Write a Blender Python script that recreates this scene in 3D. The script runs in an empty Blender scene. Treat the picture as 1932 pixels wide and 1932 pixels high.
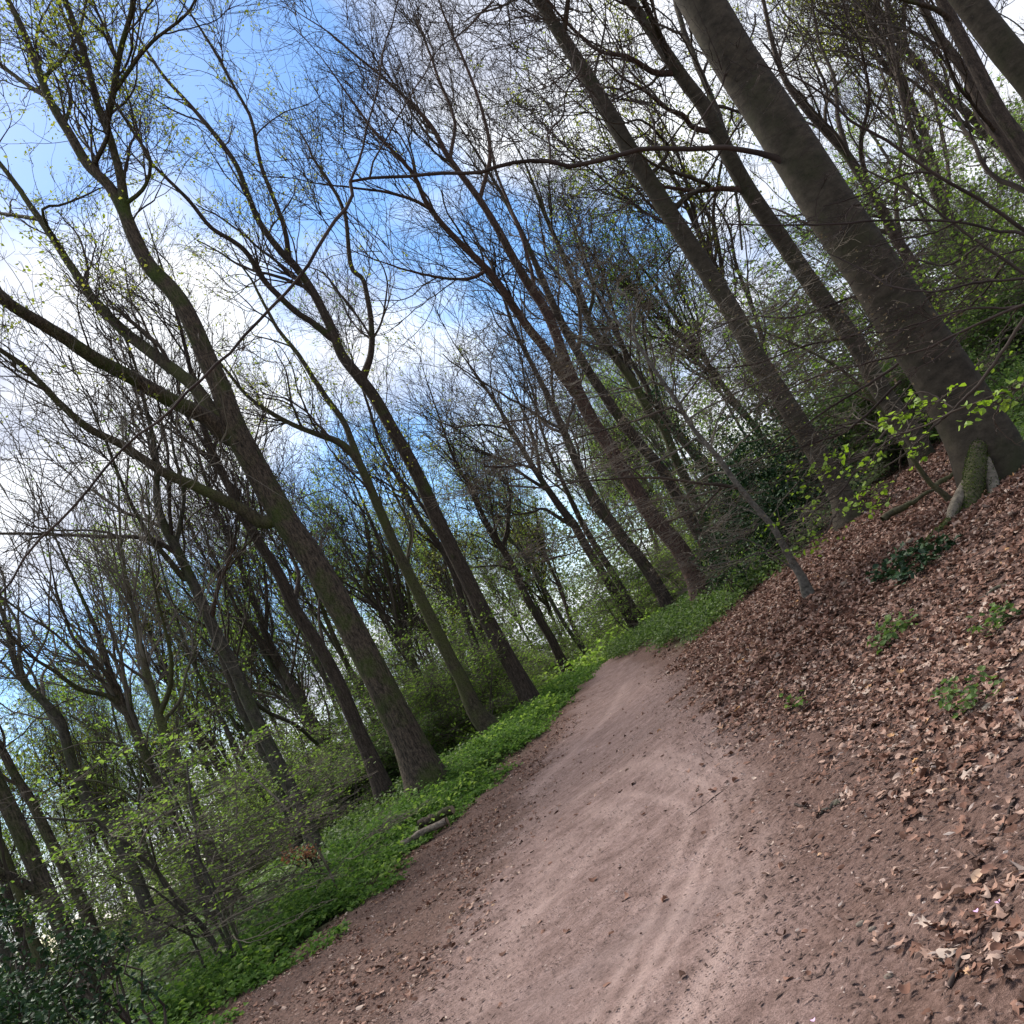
import bpy, math
import numpy as np

# ------------------------------------------------------------------ camera, world, sun, exposure
scene = bpy.context.scene
COL = scene.collection
PHI, TH, FP, EYE = math.radians(28.5), math.radians(9.6), 1785.0, 1.5
vR = np.array([1.0, 0, 0]); vF = np.array([0, math.cos(TH), math.sin(TH)]); vU = np.array([0, -math.sin(TH), math.cos(TH)])
vX = math.cos(PHI) * vR - math.sin(PHI) * vU
vY = math.sin(PHI) * vR + math.cos(PHI) * vU
cam_data = bpy.data.cameras.new("camera")
cam = bpy.data.objects.new("camera", cam_data)
COL.objects.link(cam)
from mathutils import Matrix
cam.matrix_world = Matrix(((vX[0], vY[0], -vF[0], 0), (vX[1], vY[1], -vF[1], 0), (vX[2], vY[2], -vF[2], EYE), (0, 0, 0, 1)))
cam_data.sensor_width = 36; cam_data.lens = 36 * FP / 1932
cam_data.clip_start = 0.05; cam_data.clip_end = 3000
scene.camera = cam

SUN_EL, SUN_AZ = math.radians(54), math.radians(-38)      # azimuth from +Y, negative = left
world = bpy.data.worlds.new("World"); scene.world = world; world.use_nodes = True
wn, wl = world.node_tree.nodes, world.node_tree.links
wn.clear()
def N(nodes, t, **kw):
    n = nodes.new(t)
    for k, v in kw.items():
        if k.startswith("i_"):
            n.inputs[int(k[2:]) if k[2:].isdigit() else k[2:].replace("_", " ")].default_value = v
        else:
            setattr(n, k, v)
    return n
def ramp(nodes, stops):
    r = nodes.new("ShaderNodeValToRGB"); e = r.color_ramp.elements
    while len(e) < len(stops): e.new(0.5)
    for el, (p, c) in zip(e, stops):
        el.position = p
        el.color = (c, c, c, 1) if isinstance(c, (int, float)) else (*c, 1)
    return r
wout = N(wn, "ShaderNodeOutputWorld"); wbg = N(wn, "ShaderNodeBackground"); wbg.inputs["Strength"].default_value = 0.088
sky = N(wn, "ShaderNodeTexSky", sky_type='NISHITA', sun_disc=False)
sky.sun_elevation = SUN_EL; sky.sun_rotation = SUN_AZ; sky.air_density = 1.0; sky.dust_density = 0.4; sky.ozone_density = 1.5
tc = N(wn, "ShaderNodeTexCoord")
sep = N(wn, "ShaderNodeSeparateXYZ"); wl.new(tc.outputs["Generated"], sep.inputs[0])
zz = N(wn, "ShaderNodeMath", operation='ADD', i_1=0.22); wl.new(sep.outputs[2], zz.inputs[0])
zm = N(wn, "ShaderNodeMath", operation='MAXIMUM', i_1=0.08); wl.new(zz.outputs[0], zm.inputs[0])
dx = N(wn, "ShaderNodeMath", operation='DIVIDE'); wl.new(sep.outputs[0], dx.inputs[0]); wl.new(zm.outputs[0], dx.inputs[1])
dy = N(wn, "ShaderNodeMath", operation='DIVIDE'); wl.new(sep.outputs[1], dy.inputs[0]); wl.new(zm.outputs[0], dy.inputs[1])
cb = N(wn, "ShaderNodeCombineXYZ"); wl.new(dx.outputs[0], cb.inputs[0]); wl.new(dy.outputs[0], cb.inputs[1]); cb.inputs[2].default_value = 3.7
cn = N(wn, "ShaderNodeTexNoise"); cn.inputs["Scale"].default_value = 1.25; cn.inputs["Detail"].default_value = 9; cn.inputs["Roughness"].default_value = 0.55; cn.inputs["Distortion"].default_value = 0.25
wl.new(cb.outputs[0], cn.inputs["Vector"])
acc = cn.outputs["Fac"]
def spot(d, r1, r2, amt):          # a clear patch (or, negative, a cloud bank) in a direction of the sky
    global acc
    dv = N(wn, "ShaderNodeVectorMath", operation='DOT_PRODUCT'); wl.new(tc.outputs["Generated"], dv.inputs[0]); d = np.array(d) / np.linalg.norm(d); dv.inputs[1].default_value = tuple(float(q) for q in d)
    mr = N(wn, "ShaderNodeMapRange", interpolation_type='SMOOTHSTEP'); wl.new(dv.outputs["Value"], mr.inputs[0])
    mr.inputs[1].default_value = math.cos(math.radians(r2)); mr.inputs[2].default_value = math.cos(math.radians(r1)); mr.inputs[3].default_value = 0; mr.inputs[4].default_value = amt
    sb = N(wn, "ShaderNodeMath", operation='SUBTRACT'); wl.new(acc, sb.inputs[0]); wl.new(mr.outputs[0], sb.inputs[1]); acc = sb.outputs[0]
for px, py, a, b, m in [(330, 130, 5, 15, .16), (600, 330, 3, 10, .14), (800, 440, 2, 7, .16), (1100, 440, 2, 8, .15), (350, 1230, 2, 7, .14), (1250, 140, 1, 4, .12), (80, 1300, 1, 4, .1), (1100, 1050, 1, 4, .1),
        (780, 580, 2, 8, -.14), (150, 780, 4, 12, -.14), (1100, 160, 3, 9, -.14), (350, 480, 2, 6, -.10), (1600, 300, 8, 20, -.08)]:
    spot(vF + (px - 966) / FP * vX - (py - 966) / FP * vY, a, b, m)
cr = ramp(wn, [(0.37, 0.05), (0.48, 0.62), (0.60, 1.0)]); wl.new(acc, cr.inputs[0])
cn2 = N(wn, "ShaderNodeTexNoise"); cn2.inputs["Scale"].default_value = 3.1; cn2.inputs["Detail"].default_value = 6
wl.new(cb.outputs[0], cn2.inputs["Vector"])
cr2 = ramp(wn, [(0.38, (3.5, 3.75, 4.5)), (0.56, (5.6, 5.75, 6.0))]); wl.new(cn2.outputs["Fac"], cr2.inputs[0])
hsv = N(wn, "ShaderNodeHueSaturation"); hsv.inputs['Saturation'].default_value = 1.3; wl.new(sky.outputs[0], hsv.inputs['Color'])
mx = N(wn, "ShaderNodeMixRGB"); wl.new(cr.outputs[0], mx.inputs[0]); wl.new(hsv.outputs[0], mx.inputs[1]); wl.new(cr2.outputs[0], mx.inputs[2])
wl.new(mx.outputs[0], wbg.inputs[0]); wl.new(wbg.outputs[0], wout.inputs[0])

sun_d = bpy.data.lights.new("sun", 'SUN'); sun_d.energy = 3.0; sun_d.angle = math.radians(22); sun_d.color = (1, 0.95, 0.87)
sun = bpy.data.objects.new("sun", sun_d); COL.objects.link(sun)
from mathutils import Vector
sdir = Vector((math.sin(SUN_AZ) * math.cos(SUN_EL), math.cos(SUN_AZ) * math.cos(SUN_EL), math.sin(SUN_EL)))
sun.rotation_euler = sdir.to_track_quat('Z', 'Y').to_euler(); sun.location = (0, 0, 40)
scene.view_settings.view_transform = 'Standard'; scene.view_settings.look = 'None'; scene.view_settings.gamma = 1
scene.view_settings.exposure = 1.42
scene.render.engine = 'CYCLES'
cy = scene.cycles
cy.max_bounces = 6; cy.diffuse_bounces = 3; cy.glossy_bounces = 2; cy.transmission_bounces = 4; cy.use_denoising = True
cy.caustics_reflective = False; cy.caustics_refractive = False

# ------------------------------------------------------------------ small numeric helpers
rng = np.random.default_rng(11)
CAM = np.array([0, 0, EYE])
def ray(px, py): return vF + (px - 966) / FP * vX - (py - 966) / FP * vY
def pt(px, py, D):
    d = ray(px, py); return CAM + d * (D / d[1])
def depth(px, py, D): return D / ray(px, py)[1]
def nrm(v): return v / np.maximum(np.linalg.norm(v, axis=-1, keepdims=True), 1e-9)
def smooth(a, b, x):
    t = np.clip((x - a) / (b - a), 0, 1); return t * t * (3 - 2 * t)

_tab = np.random.default_rng(5).random((256, 256))
def vnoise(x, y):
    xi = np.floor(x).astype(int); yi = np.floor(y).astype(int); fx = x - xi; fy = y - yi
    fx = fx * fx * (3 - 2 * fx); fy = fy * fy * (3 - 2 * fy)
    a = _tab[xi & 255, yi & 255]; b = _tab[(xi + 1) & 255, yi & 255]; c = _tab[xi & 255, (yi + 1) & 255]; d = _tab[(xi + 1) & 255, (yi + 1) & 255]
    return (a * (1 - fx) + b * fx) * (1 - fy) + (c * (1 - fx) + d * fx) * fy
def fbm(x, y, o=4):
    s = 0; a = 0.5
    for i in range(o): s = s + a * vnoise(x * 2 ** i + 17 * i, y * 2 ** i + 9 * i); a *= 0.5
    return s

# terrain: a smooth surface through measured heights
TP = np.array([(0, -3, .0), (0, 0, 0), (-1.3, 5.5, -.04), (.6, 6.8, .08), (1.35, 4, .30), (2.96, 7, .50), (.5, 3, .02), (-4, 2, 0), (-3, 10, -.02), (0, 14, .08),
    (-3.1, 21, .14), (1.8, 24, .45), (.66, 34, .95), (-.2, 34, .92), (1.5, 45, .75), (2, 60, .3), (-5.2, 10, 0), (-5.3, 13, -.08), (-10, 9, -.35), (-9, 14, .0),
    (-20, 20, -.6), (-30, 40, -1.2), (-12, 30, .1), (-10, 40, .2), (-15, 60, -.6), (-40, 80, -2), (0, 90, -.5), (30, 90, 5),
    (-4.67, 22, .63), (-2.34, 30, .68), (-3.45, 28, .64), (-3.61, 36, .85), (-6.4, 25, .6), (-7.98, 23, .28), (-8.4, 19, .3), (-1.03, 38, .84),
    (2.07, 36, .86), (3.14, 33, 1.05), (3.52, 27, 1.12), (2.75, 12, .88), (5.83, 19, 1.38), (8.03, 20, 1.6), (4.84, 11, 1.02), (4.4, 7.5, .98), (8, 8, 1.15), (6.6, 13, .88), (8.2, 15.5, 1.0),
    (6, 3, 1.1), (14, 12, 1.9), (14, 25, 2.6), (25, 40, 5.5), (10, 40, 2.6), (3, 0, .8), (8, -3, 1.2), (-8, -2, -.2)], float)
TC = 2.5
def _k(d2): return np.sqrt(d2 + TC * TC)
_n = len(TP)
_A = np.zeros((_n + 3, _n + 3)); _d2 = ((TP[:, None, :2] - TP[None, :, :2]) ** 2).sum(-1)
_A[:_n, :_n] = _k(_d2) - np.eye(_n) * 0.35; _A[:_n, _n] = 1; _A[:_n, _n + 1:] = TP[:, :2]; _A[_n:, :_n] = _A[:_n, _n:].T
_w = np.linalg.solve(_A, np.concatenate([TP[:, 2], np.zeros(3)]))
def base_h(x, y):
    x = np.asarray(x, float); y = np.asarray(y, float)
    cx = np.clip(x, -45, 40); cy_ = np.clip(y, -8, 100)
    h = _w[_n] + _w[_n + 1] * cx + _w[_n + 2] * cy_
    for i in range(_n): h = h + _w[i] * _k((cx - TP[i, 0]) ** 2 + (cy_ - TP[i, 1]) ** 2)
    return h
def hit(px, py, dh=0.0):
    d = ray(px, py); t = np.linspace(1.5, 70, 4000); p = CAM + d * t[:, None]
    below = p[:, 2] < base_h(p[:, 0], p[:, 1]) + dh
    i = np.argmax(below) if below.any() else len(t) - 1
    return p[i]
def edge(pts):
    a = np.array([hit(*p)[:2] for p in pts]); a = a[np.argsort(a[:, 1])]; return a
veg_e = edge([(400, 1932), (470, 1870), (560, 1800), (640, 1740), (760, 1640), (800, 1590), (870, 1520), (930, 1470), (1020, 1385), (1080, 1320)])
pl_e = edge([(800, 1932), (860, 1760), (940, 1610), (990, 1490), (1050, 1400), (1100, 1320)])
pr_e = edge([(1720, 1932), (1600, 1730), (1500, 1580), (1430, 1450), (1340, 1350), (1270, 1270)])
def ex(e, y, lo=None):
    if e is pr_e: ys, xs = [24, 27, 30, 34, 60], [1.22, 1.0, .8, .55, 2.4]
    else: ys, xs = [34, 60], [0.0, 1.5]
    return np.interp(y, np.concatenate([[-8], e[:, 1], ys]), np.concatenate([[lo if lo is not None else e[0, 0]], e[:, 0], xs]))
def xl(y): return ex(pl_e, y, -2.6)
def xr(y): return ex(pr_e, y, 0.5)
def xv(y): return ex(veg_e, y, -6.0)
print("edges", veg_e.round(1).tolist(), pl_e.round(1).tolist(), pr_e.round(1).tolist())

def rough_h(x, y):
    near = smooth(60, 20, np.hypot(x, y))
    onp = smooth(-.5, .4, x - xl(y)) * smooth(-.4, .6, xr(y) - x)
    return near * ((fbm(x * 1.3, y * 1.3) - .5) * (.16 - .11 * onp) + (fbm(x * 6, y * 6, 3) - .45) * (.05 - .035 * onp))
def ground_h(x, y): return base_h(x, y) + rough_h(x, y)

# ------------------------------------------------------------------ object helpers
def tag(o, label=None, cat=None, group=None, kind=None):
    if label: o["label"] = label
    if cat: o["category"] = cat
    if group: o["group"] = group
    if kind: o["kind"] = kind
    return o
class MB:
    """collects vertices and faces (all of one object)"""
    def __init__(s): s.v = []; s.f4 = []; s.f3 = []; s.n = 0
    def add(s, v, f4=None, f3=None):
        v = np.asarray(v, np.float32).reshape(-1, 3)
        if f4 is not None and len(f4): s.f4.append(np.asarray(f4, np.int64).reshape(-1, 4) + s.n)
        if f3 is not None and len(f3): s.f3.append(np.asarray(f3, np.int64).reshape(-1, 3) + s.n)
        s.v.append(v); s.n += len(v)
    def mesh(s, name, mat, origin=(0, 0, 0), sm=False, attrs=None):
        v = np.concatenate(s.v) - np.asarray(origin, np.float32)
        f4 = np.concatenate(s.f4) if s.f4 else np.zeros((0, 4), int)
        f3 = np.concatenate(s.f3) if s.f3 else np.zeros((0, 3), int)
        me = bpy.data.meshes.new(name)
        me.vertices.add(len(v)); me.vertices.foreach_set("co", v.astype(np.float32).ravel())
        li = np.concatenate([f4.ravel(), f3.ravel()]).astype(np.int32)
        me.loops.add(len(li)); me.loops.foreach_set("vertex_index", li)
        st = np.concatenate([np.arange(len(f4)) * 4, len(f4) * 4 + np.arange(len(f3)) * 3]).astype(np.int32)
        me.polygons.add(len(st)); me.polygons.foreach_set("loop_start", st)
        if attrs:
            for k, a in attrs.items():
                at = me.attributes.new(k, 'FLOAT', 'POINT'); at.data.foreach_set("value", np.asarray(a, np.float32))
        me.update(calc_edges=True)
        me.polygons.foreach_set("use_smooth", np.full(len(st), sm))
        me.materials.append(mat)
        return me
    def build(s, name, mat, parent=None, origin=(0, 0, 0), sm=False, attrs=None):
        o = bpy.data.objects.new(name, s.mesh(name, mat, origin, sm, attrs)); COL.objects.link(o)
        if parent is not None: o.parent = parent
        else: o.location = origin
        return o
def empty(name, loc):
    o = bpy.data.objects.new(name, None); COL.objects.link(o); o.location = loc; o.empty_display_size = .3; return o

def tubes(mb, P, R, sides, lump=0.0, cap=False):
    """P (M,K,3) R (M,K)"""
    P = np.asarray(P, float); R = np.asarray(R, float); M, K, _ = P.shape
    T = np.empty_like(P); T[:, 1:-1] = P[:, 2:] - P[:, :-2]; T[:, 0] = P[:, 1] - P[:, 0]; T[:, -1] = P[:, -1] - P[:, -2]; T = nrm(T)
    ov = nrm(P[:, -1] - P[:, 0]); ax = np.eye(3)[np.argmin(np.abs(ov), axis=1)]
    A = nrm(np.cross(T, ax[:, None, :])); B = np.cross(T, A)
    a = np.arange(sides) * 2 * math.pi / sides
    rr = R[:, :, None] * np.ones(sides)
    if lump:
        zc = P[:, :, 2][:, :, None]
        rr = rr * (1 + lump * (fbm(zc * 1.3 + np.sin(a) * 2, np.cos(a) * 2 + P[:, :1, :1], 4) - .47) * 2)
    V = P[:, :, None] + rr[..., None] * (np.cos(a)[None, None, :, None] * A[:, :, None] + np.sin(a)[None, None, :, None] * B[:, :, None])
    idx = np.arange(M * K * sides).reshape(M, K, sides)
    j = (np.arange(sides) + 1) % sides
    f = np.stack([idx[:, :-1, :], idx[:, :-1][:, :, j], idx[:, 1:][:, :, j], idx[:, 1:, :]], -1).reshape(-1, 4)
    mb.add(V.reshape(-1, 3), f)
    if cap:
        for e, s in ((0, -1), (K - 1, 1)):
            c = P[:, e] + 0 * P[:, e]; n0 = mb.n; mb.add(c)
            ring = idx[:, e, :] + (n0 - M * K * sides)
            ci = n0 + np.arange(M)[:, None] * np.ones(sides, int)
            tri = np.stack([ci, ring, ring[:, j]][::1], -1).reshape(-1, 3)
            mb.f3.append(tri)
def resample(pl, rad, K):
    pl = np.asarray(pl, float); rad = np.asarray(rad, float); n = len(pl)
    if n > 2:                                    # Catmull-Rom
        q = np.vstack([2 * pl[0] - pl[1], pl, 2 * pl[-1] - pl[-2]]); out = []; ro = []
        for i in range(n - 1):
            for t in np.arange(6) / 6:
                p0, p1, p2, p3 = q[i:i + 4]
                out.append(.5 * ((2 * p1) + (-p0 + p2) * t + (2 * p0 - 5 * p1 + 4 * p2 - p3) * t * t + (-p0 + 3 * p1 - 3 * p2 + p3) * t ** 3)); ro.append(rad[i] * (1 - t) + rad[i + 1] * t)
        out.append(pl[-1]); ro.append(rad[-1]); pl = np.array(out); rad = np.array(ro)
    s = np.concatenate([[0], np.cumsum(np.linalg.norm(np.diff(pl, axis=0), axis=1))])
    u = np.linspace(0, s[-1], K)
    return np.stack([np.interp(u, s, pl[:, c]) for c in range(3)], -1), np.interp(u, s, rad)

def march(S, D, L, R0, K, wig, up, flat=0.0, taper=.75):
    M = len(S); P = np.empty((M, K + 1, 3)); P[:, 0] = S; D = nrm(D.copy()); seg = (L / K)[:, None]
    drift = rng.normal(size=(M, 3)) * wig * .16
    for k in range(K):
        D = D + rng.normal(size=(M, 3)) * wig + drift
        D[:, 2] += up
        if flat: D[:, 2] *= (1 - flat)
        D = nrm(D); P[:, k + 1] = P[:, k] + D * seg
    t = np.linspace(0, 1, K + 1); R = R0[:, None] * (1 - taper * t)
    return P, R
def kids(P, R, n, tmin, ang, length, rr, rmin=.004, tmax=1.0, lenfall=.45, up_bias=0.0, maxr=None):
    """n children on each parent polyline; length in metres"""
    M, K, _ = P.shape
    n = np.broadcast_to(np.asarray(n), (M,)); i = np.repeat(np.arange(M), n); m = len(i)
    t = tmin + (tmax - tmin) * rng.random(m); x = t * (K - 1); a = np.clip(x.astype(int), 0, K - 2); f = (x - a)[:, None]
    p0 = P[i, a]; p1 = P[i, a + 1]; S = p0 * (1 - f) + p1 * f; T = nrm(p1 - p0); r = R[i, a] * (1 - f[:, 0]) + R[i, a + 1] * f[:, 0]
    q = rng.normal(size=(m, 3)); q[:, 2] += up_bias; q = nrm(q - (q * T).sum(1, keepdims=True) * T)
    an = np.radians(rng.uniform(ang[0], ang[1], m))[:, None]
    D = np.cos(an) * T + np.sin(an) * q
    length = np.asarray(length)[i] if np.ndim(length) else length
    L = length * (1 - lenfall * (t - tmin) / (1 - tmin + 1e-6)) * rng.uniform(.4, 1.35, m)
    r0 = np.maximum(r * rr * rng.uniform(.75, 1.15, m), rmin)
    if maxr: r0 = np.minimum(r0, maxr)
    return S, D, L, r0

def leaves(mb, C, size, flat=0.0, cl=3, spread=.05, width=.6, droop=.0, oval=False):
    """clusters of small folded two-face leaves around points C"""
    C = np.repeat(C, cl, axis=0); n = len(C); C = C + rng.normal(size=(n, 3)) * spread
    d = rng.normal(size=(n, 3)); d[:, 2] = d[:, 2] * (1 - flat) - droop; d = nrm(d)
    u = rng.normal(size=(n, 3)); u[:, 2] += flat * 4; s = nrm(np.cross(d, u)); nn = np.cross(s, d)
    sz = (size * rng.uniform(.55, 1.25, n))[:, None]; w = sz * width * .5; up = nn * w * rng.uniform(.1, .7, n)[:, None]
    if oval:
        cu = nn * sz * rng.normal(size=n)[:, None] * .12
        V = np.stack([C, C + d * sz * .22 + s * w * .75 + up * .7, C + d * sz * .55 + s * w + up + cu, C + d * sz * .84 + s * w * .5 + up * .4 + cu, C + d * sz * 1.03, C + d * sz * .84 - s * w * .5 + up * .4 + cu, C + d * sz * .55 - s * w + up + cu, C + d * sz * .22 - s * w * .75 + up * .7, C + d * sz * .5 + cu], 1)
        i = (np.arange(n) * 9)[:, None]; mb.add(V.reshape(-1, 3), None, np.concatenate([i + np.array([a, (a + 1) % 8, 8]) for a in range(8)])); return
    V = np.stack([C, C + d * sz * .5 + s * w + up, C + d * sz, C + d * sz * .5 - s * w + up], 1)
    idx = np.arange(n * 4).reshape(n, 4)
    mb.add(V.reshape(-1, 3), None, np.concatenate([idx[:, [0, 1, 2]], idx[:, [0, 2, 3]]]))

# ------------------------------------------------------------------ materials
def mat(name):
    m = bpy.data.materials.new(name); m.use_nodes = True; n = m.node_tree.nodes; l = m.node_tree.links; n.clear()
    o = n.new("ShaderNodeOutputMaterial"); b = n.new("ShaderNodeBsdfPrincipled"); l.new(b.outputs[0], o.inputs[0])
    b.inputs["Specular IOR Level"].default_value = .2
    return m, n, l, b, o
def bark(name, c1, c2, moss=(.05, .07, .012), mossf=.35, sc=(9, 9, 1.6), bump=.8, rough=.92, dist=.03, spk=1.0):
    m, n, l, b, o = mat(name)
    t = n.new("ShaderNodeTexCoord"); mp = n.new("ShaderNodeMapping"); mp.inputs["Scale"].default_value = sc; l.new(t.outputs["Object"], mp.inputs[0])
    v = N(n, "ShaderNodeTexNoise"); v.inputs["Scale"].default_value = 1.8; v.inputs["Detail"].default_value = 6; v.inputs["Roughness"].default_value = .65; l.new(mp.outputs[0], v.inputs["Vector"])
    r = ramp(n, [(.32, c1), (.68, c2)]); l.new(v.outputs["Fac"], r.inputs[0])
    g = N(n, "ShaderNodeTexNoise"); g.inputs["Scale"].default_value = 1.1; g.inputs["Detail"].default_value = 7; g.inputs["Roughness"].default_value = .6; l.new(t.outputs["Object"], g.inputs["Vector"])
    gr = ramp(n, [(.62 - mossf * .35, 0.0), (.78 - mossf * .3, .85)]); l.new(g.outputs["Fac"], gr.inputs[0])
    mx = N(n, "ShaderNodeMixRGB"); mx.inputs[2].default_value = (*moss, 1); l.new(gr.outputs[0], mx.inputs[0]); l.new(r.outputs[0], mx.inputs[1])
    fn = N(n, "ShaderNodeTexNoise"); fn.inputs["Scale"].default_value = 34; fn.inputs["Detail"].default_value = 4; l.new(t.outputs["Object"], fn.inputs["Vector"]); fr = ramp(n, [(.30, 1 - .38 * spk), (.5, 1.0), (.72, 1 + .35 * spk)]); l.new(fn.outputs["Fac"], fr.inputs[0])
    m2 = N(n, "ShaderNodeMixRGB", blend_type='MULTIPLY'); m2.inputs[0].default_value = 1; l.new(mx.outputs[0], m2.inputs[1]); l.new(fr.outputs[0], m2.inputs[2])
    vo = N(n, "ShaderNodeTexVoronoi"); mp2 = n.new("ShaderNodeMapping"); mp2.inputs["Scale"].default_value = (5, 5, 9); l.new(t.outputs["Object"], mp2.inputs[0]); l.new(mp2.outputs[0], vo.inputs["Vector"]); vr = ramp(n, [(.10, .35), (.17, 1.0)]); l.new(vo.outputs["Distance"], vr.inputs[0])
    m3 = N(n, "ShaderNodeMixRGB", blend_type='MULTIPLY'); m3.inputs[0].default_value = .8; l.new(m2.outputs[0], m3.inputs[1]); l.new(vr.outputs[0], m3.inputs[2])
    l.new(m3.outputs[0], b.inputs["Base Color"]); b.inputs["Roughness"].default_value = rough
    bp = N(n, "ShaderNodeBump"); bp.inputs["Strength"].default_value = bump; bp.inputs["Distance"].default_value = dist
    l.new(v.outputs["Fac"], bp.inputs["Height"]); l.new(bp.outputs[0], b.inputs["Normal"])
    return m
def flatmat(name, c, rough=.9, var=None):
    m, n, l, b, o = mat(name); b.inputs["Roughness"].default_value = rough
    if var:
        t = n.new("ShaderNodeTexCoord"); v = N(n, "ShaderNodeTexNoise"); v.inputs["Scale"].default_value = 1.5; l.new(t.outputs["Object"], v.inputs["Vector"])
        r = ramp(n, [(.35, c), (.65, var)]); l.new(v.outputs["Fac"], r.inputs[0]); l.new(r.outputs[0], b.inputs["Base Color"])
    else: b.inputs["Base Color"].default_value = (*c, 1)
    return m
def leafmat(name, stops, trans=.5, rough=.6, spec=.25):
    m, n, l, b, o = mat(name)
    g = n.new("ShaderNodeNewGeometry"); r = ramp(n, stops); l.new(g.outputs["Random Per Island"], r.inputs[0])
    l.new(r.outputs[0], b.inputs["Base Color"]); b.inputs["Roughness"].default_value = rough; b.inputs["Specular IOR Level"].default_value = spec
    if trans:
        tr = n.new("ShaderNodeBsdfTranslucent"); hs = N(n, "ShaderNodeHueSaturation"); hs.inputs["Saturation"].default_value = 1.1; hs.inputs["Value"].default_value = 1.25
        l.new(r.outputs[0], hs.inputs["Color"]); l.new(hs.outputs[0], tr.inputs[0])
        ms = n.new("ShaderNodeMixShader"); ms.inputs[0].default_value = trans; l.new(b.outputs[0], ms.inputs[1]); l.new(tr.outputs[0], ms.inputs[2]); l.new(ms.outputs[0], o.inputs[0])
    return m
M_oak = bark("oak_bark", (.010, .008, .006), (.13, .095, .068), mossf=.40, sc=(13, 13, 3.4), bump=1.0, dist=.06)
M_brown = bark("brown_bark", (.020, .015, .012), (.085, .061, .046), mossf=.2, sc=(12, 12, 3))
M_grey = bark("grey_bark", (.028, .024, .019), (.095, .08, .062), mossf=.35, sc=(8, 8, 3), bump=.5)
M_beech = bark("beech_bark", (.024, .019, .013), (.066, .052, .036), moss=(.036, .037, .016), mossf=.35, sc=(3.0, 3.0, 6), bump=.35, dist=.012, spk=.35)
M_red = bark("reddish_bark", (.028, .017, .013), (.105, .062, .047), mossf=.05, sc=(12, 12, 4))
M_pale = bark("pale_smooth_bark", (.07, .056, .04), (.20, .165, .12), mossf=.1, sc=(5, 5, 5), bump=.3)
M_sap = bark("sapling_bark", (.05, .044, .036), (.16, .14, .115), mossf=.1, sc=(5, 5, 5), bump=.3)
M_mossy = bark("mossy_bark", (.022, .019, .012), (.095, .074, .048), moss=(.065, .07, .022), mossf=.6, sc=(10, 10, 4))
M_twig = flatmat("twig_bark", (.036, .026, .02), var=(.075, .056, .042))
M_twig_g = flatmat("grey_twig_bark", (.07, .056, .044), var=(.15, .125, .095))
M_bough = flatmat("bough_bark", (.025, .017, .014), var=(.06, .042, .034))
L_oak = leafmat("young_oak_leaves", [(0, (.13, .16, .02)), (.5, (.20, .24, .04)), (1, (.30, .30, .07))], .55)
L_fresh = leafmat("fresh_leaves", [(0, (.10, .17, .03)), (.5, (.16, .25, .05)), (1, (.24, .32, .08))], .55)
L_beech = leafmat("young_beech_leaves", [(0, (.13, .21, .025)), (.5, (.20, .30, .04)), (1, (.30, .40, .08))], .5, .5)
L_dark = leafmat("evergreen_leaves", [(0, (.010, .026, .010)), (.6, (.022, .050, .016)), (1, (.05, .095, .033))], .1, .55, .22)
L_mid = leafmat("bramble_leaves", [(0, (.045, .08, .02)), (.6, (.085, .14, .035)), (1, (.15, .21, .06))], .4)
L_nettle = leafmat("nettle_leaves", [(0, (.045, .09, .02)), (.45, (.085, .16, .035)), (1, (.17, .26, .06))], .4, .7, .1)
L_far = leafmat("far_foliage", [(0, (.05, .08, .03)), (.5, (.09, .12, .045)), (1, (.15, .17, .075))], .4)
L_bud = leafmat("brown_buds", [(0, (.06, .04, .03)), (1, (.16, .13, .07))], .2)
L_litter = leafmat("dead_leaves", [(0, (.035, .02, .015)), (.3, (.13, .066, .046)), (.62, (.235, .132, .097)), (.88, (.33, .22, .17)), (.98, (.42, .33, .27)), (1, (.40, .22, .10))], .08, .85, .1)
L_russet = leafmat("russet_leaves", [(0, (.22, .09, .05)), (1, (.40, .19, .11))], .35)

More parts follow.
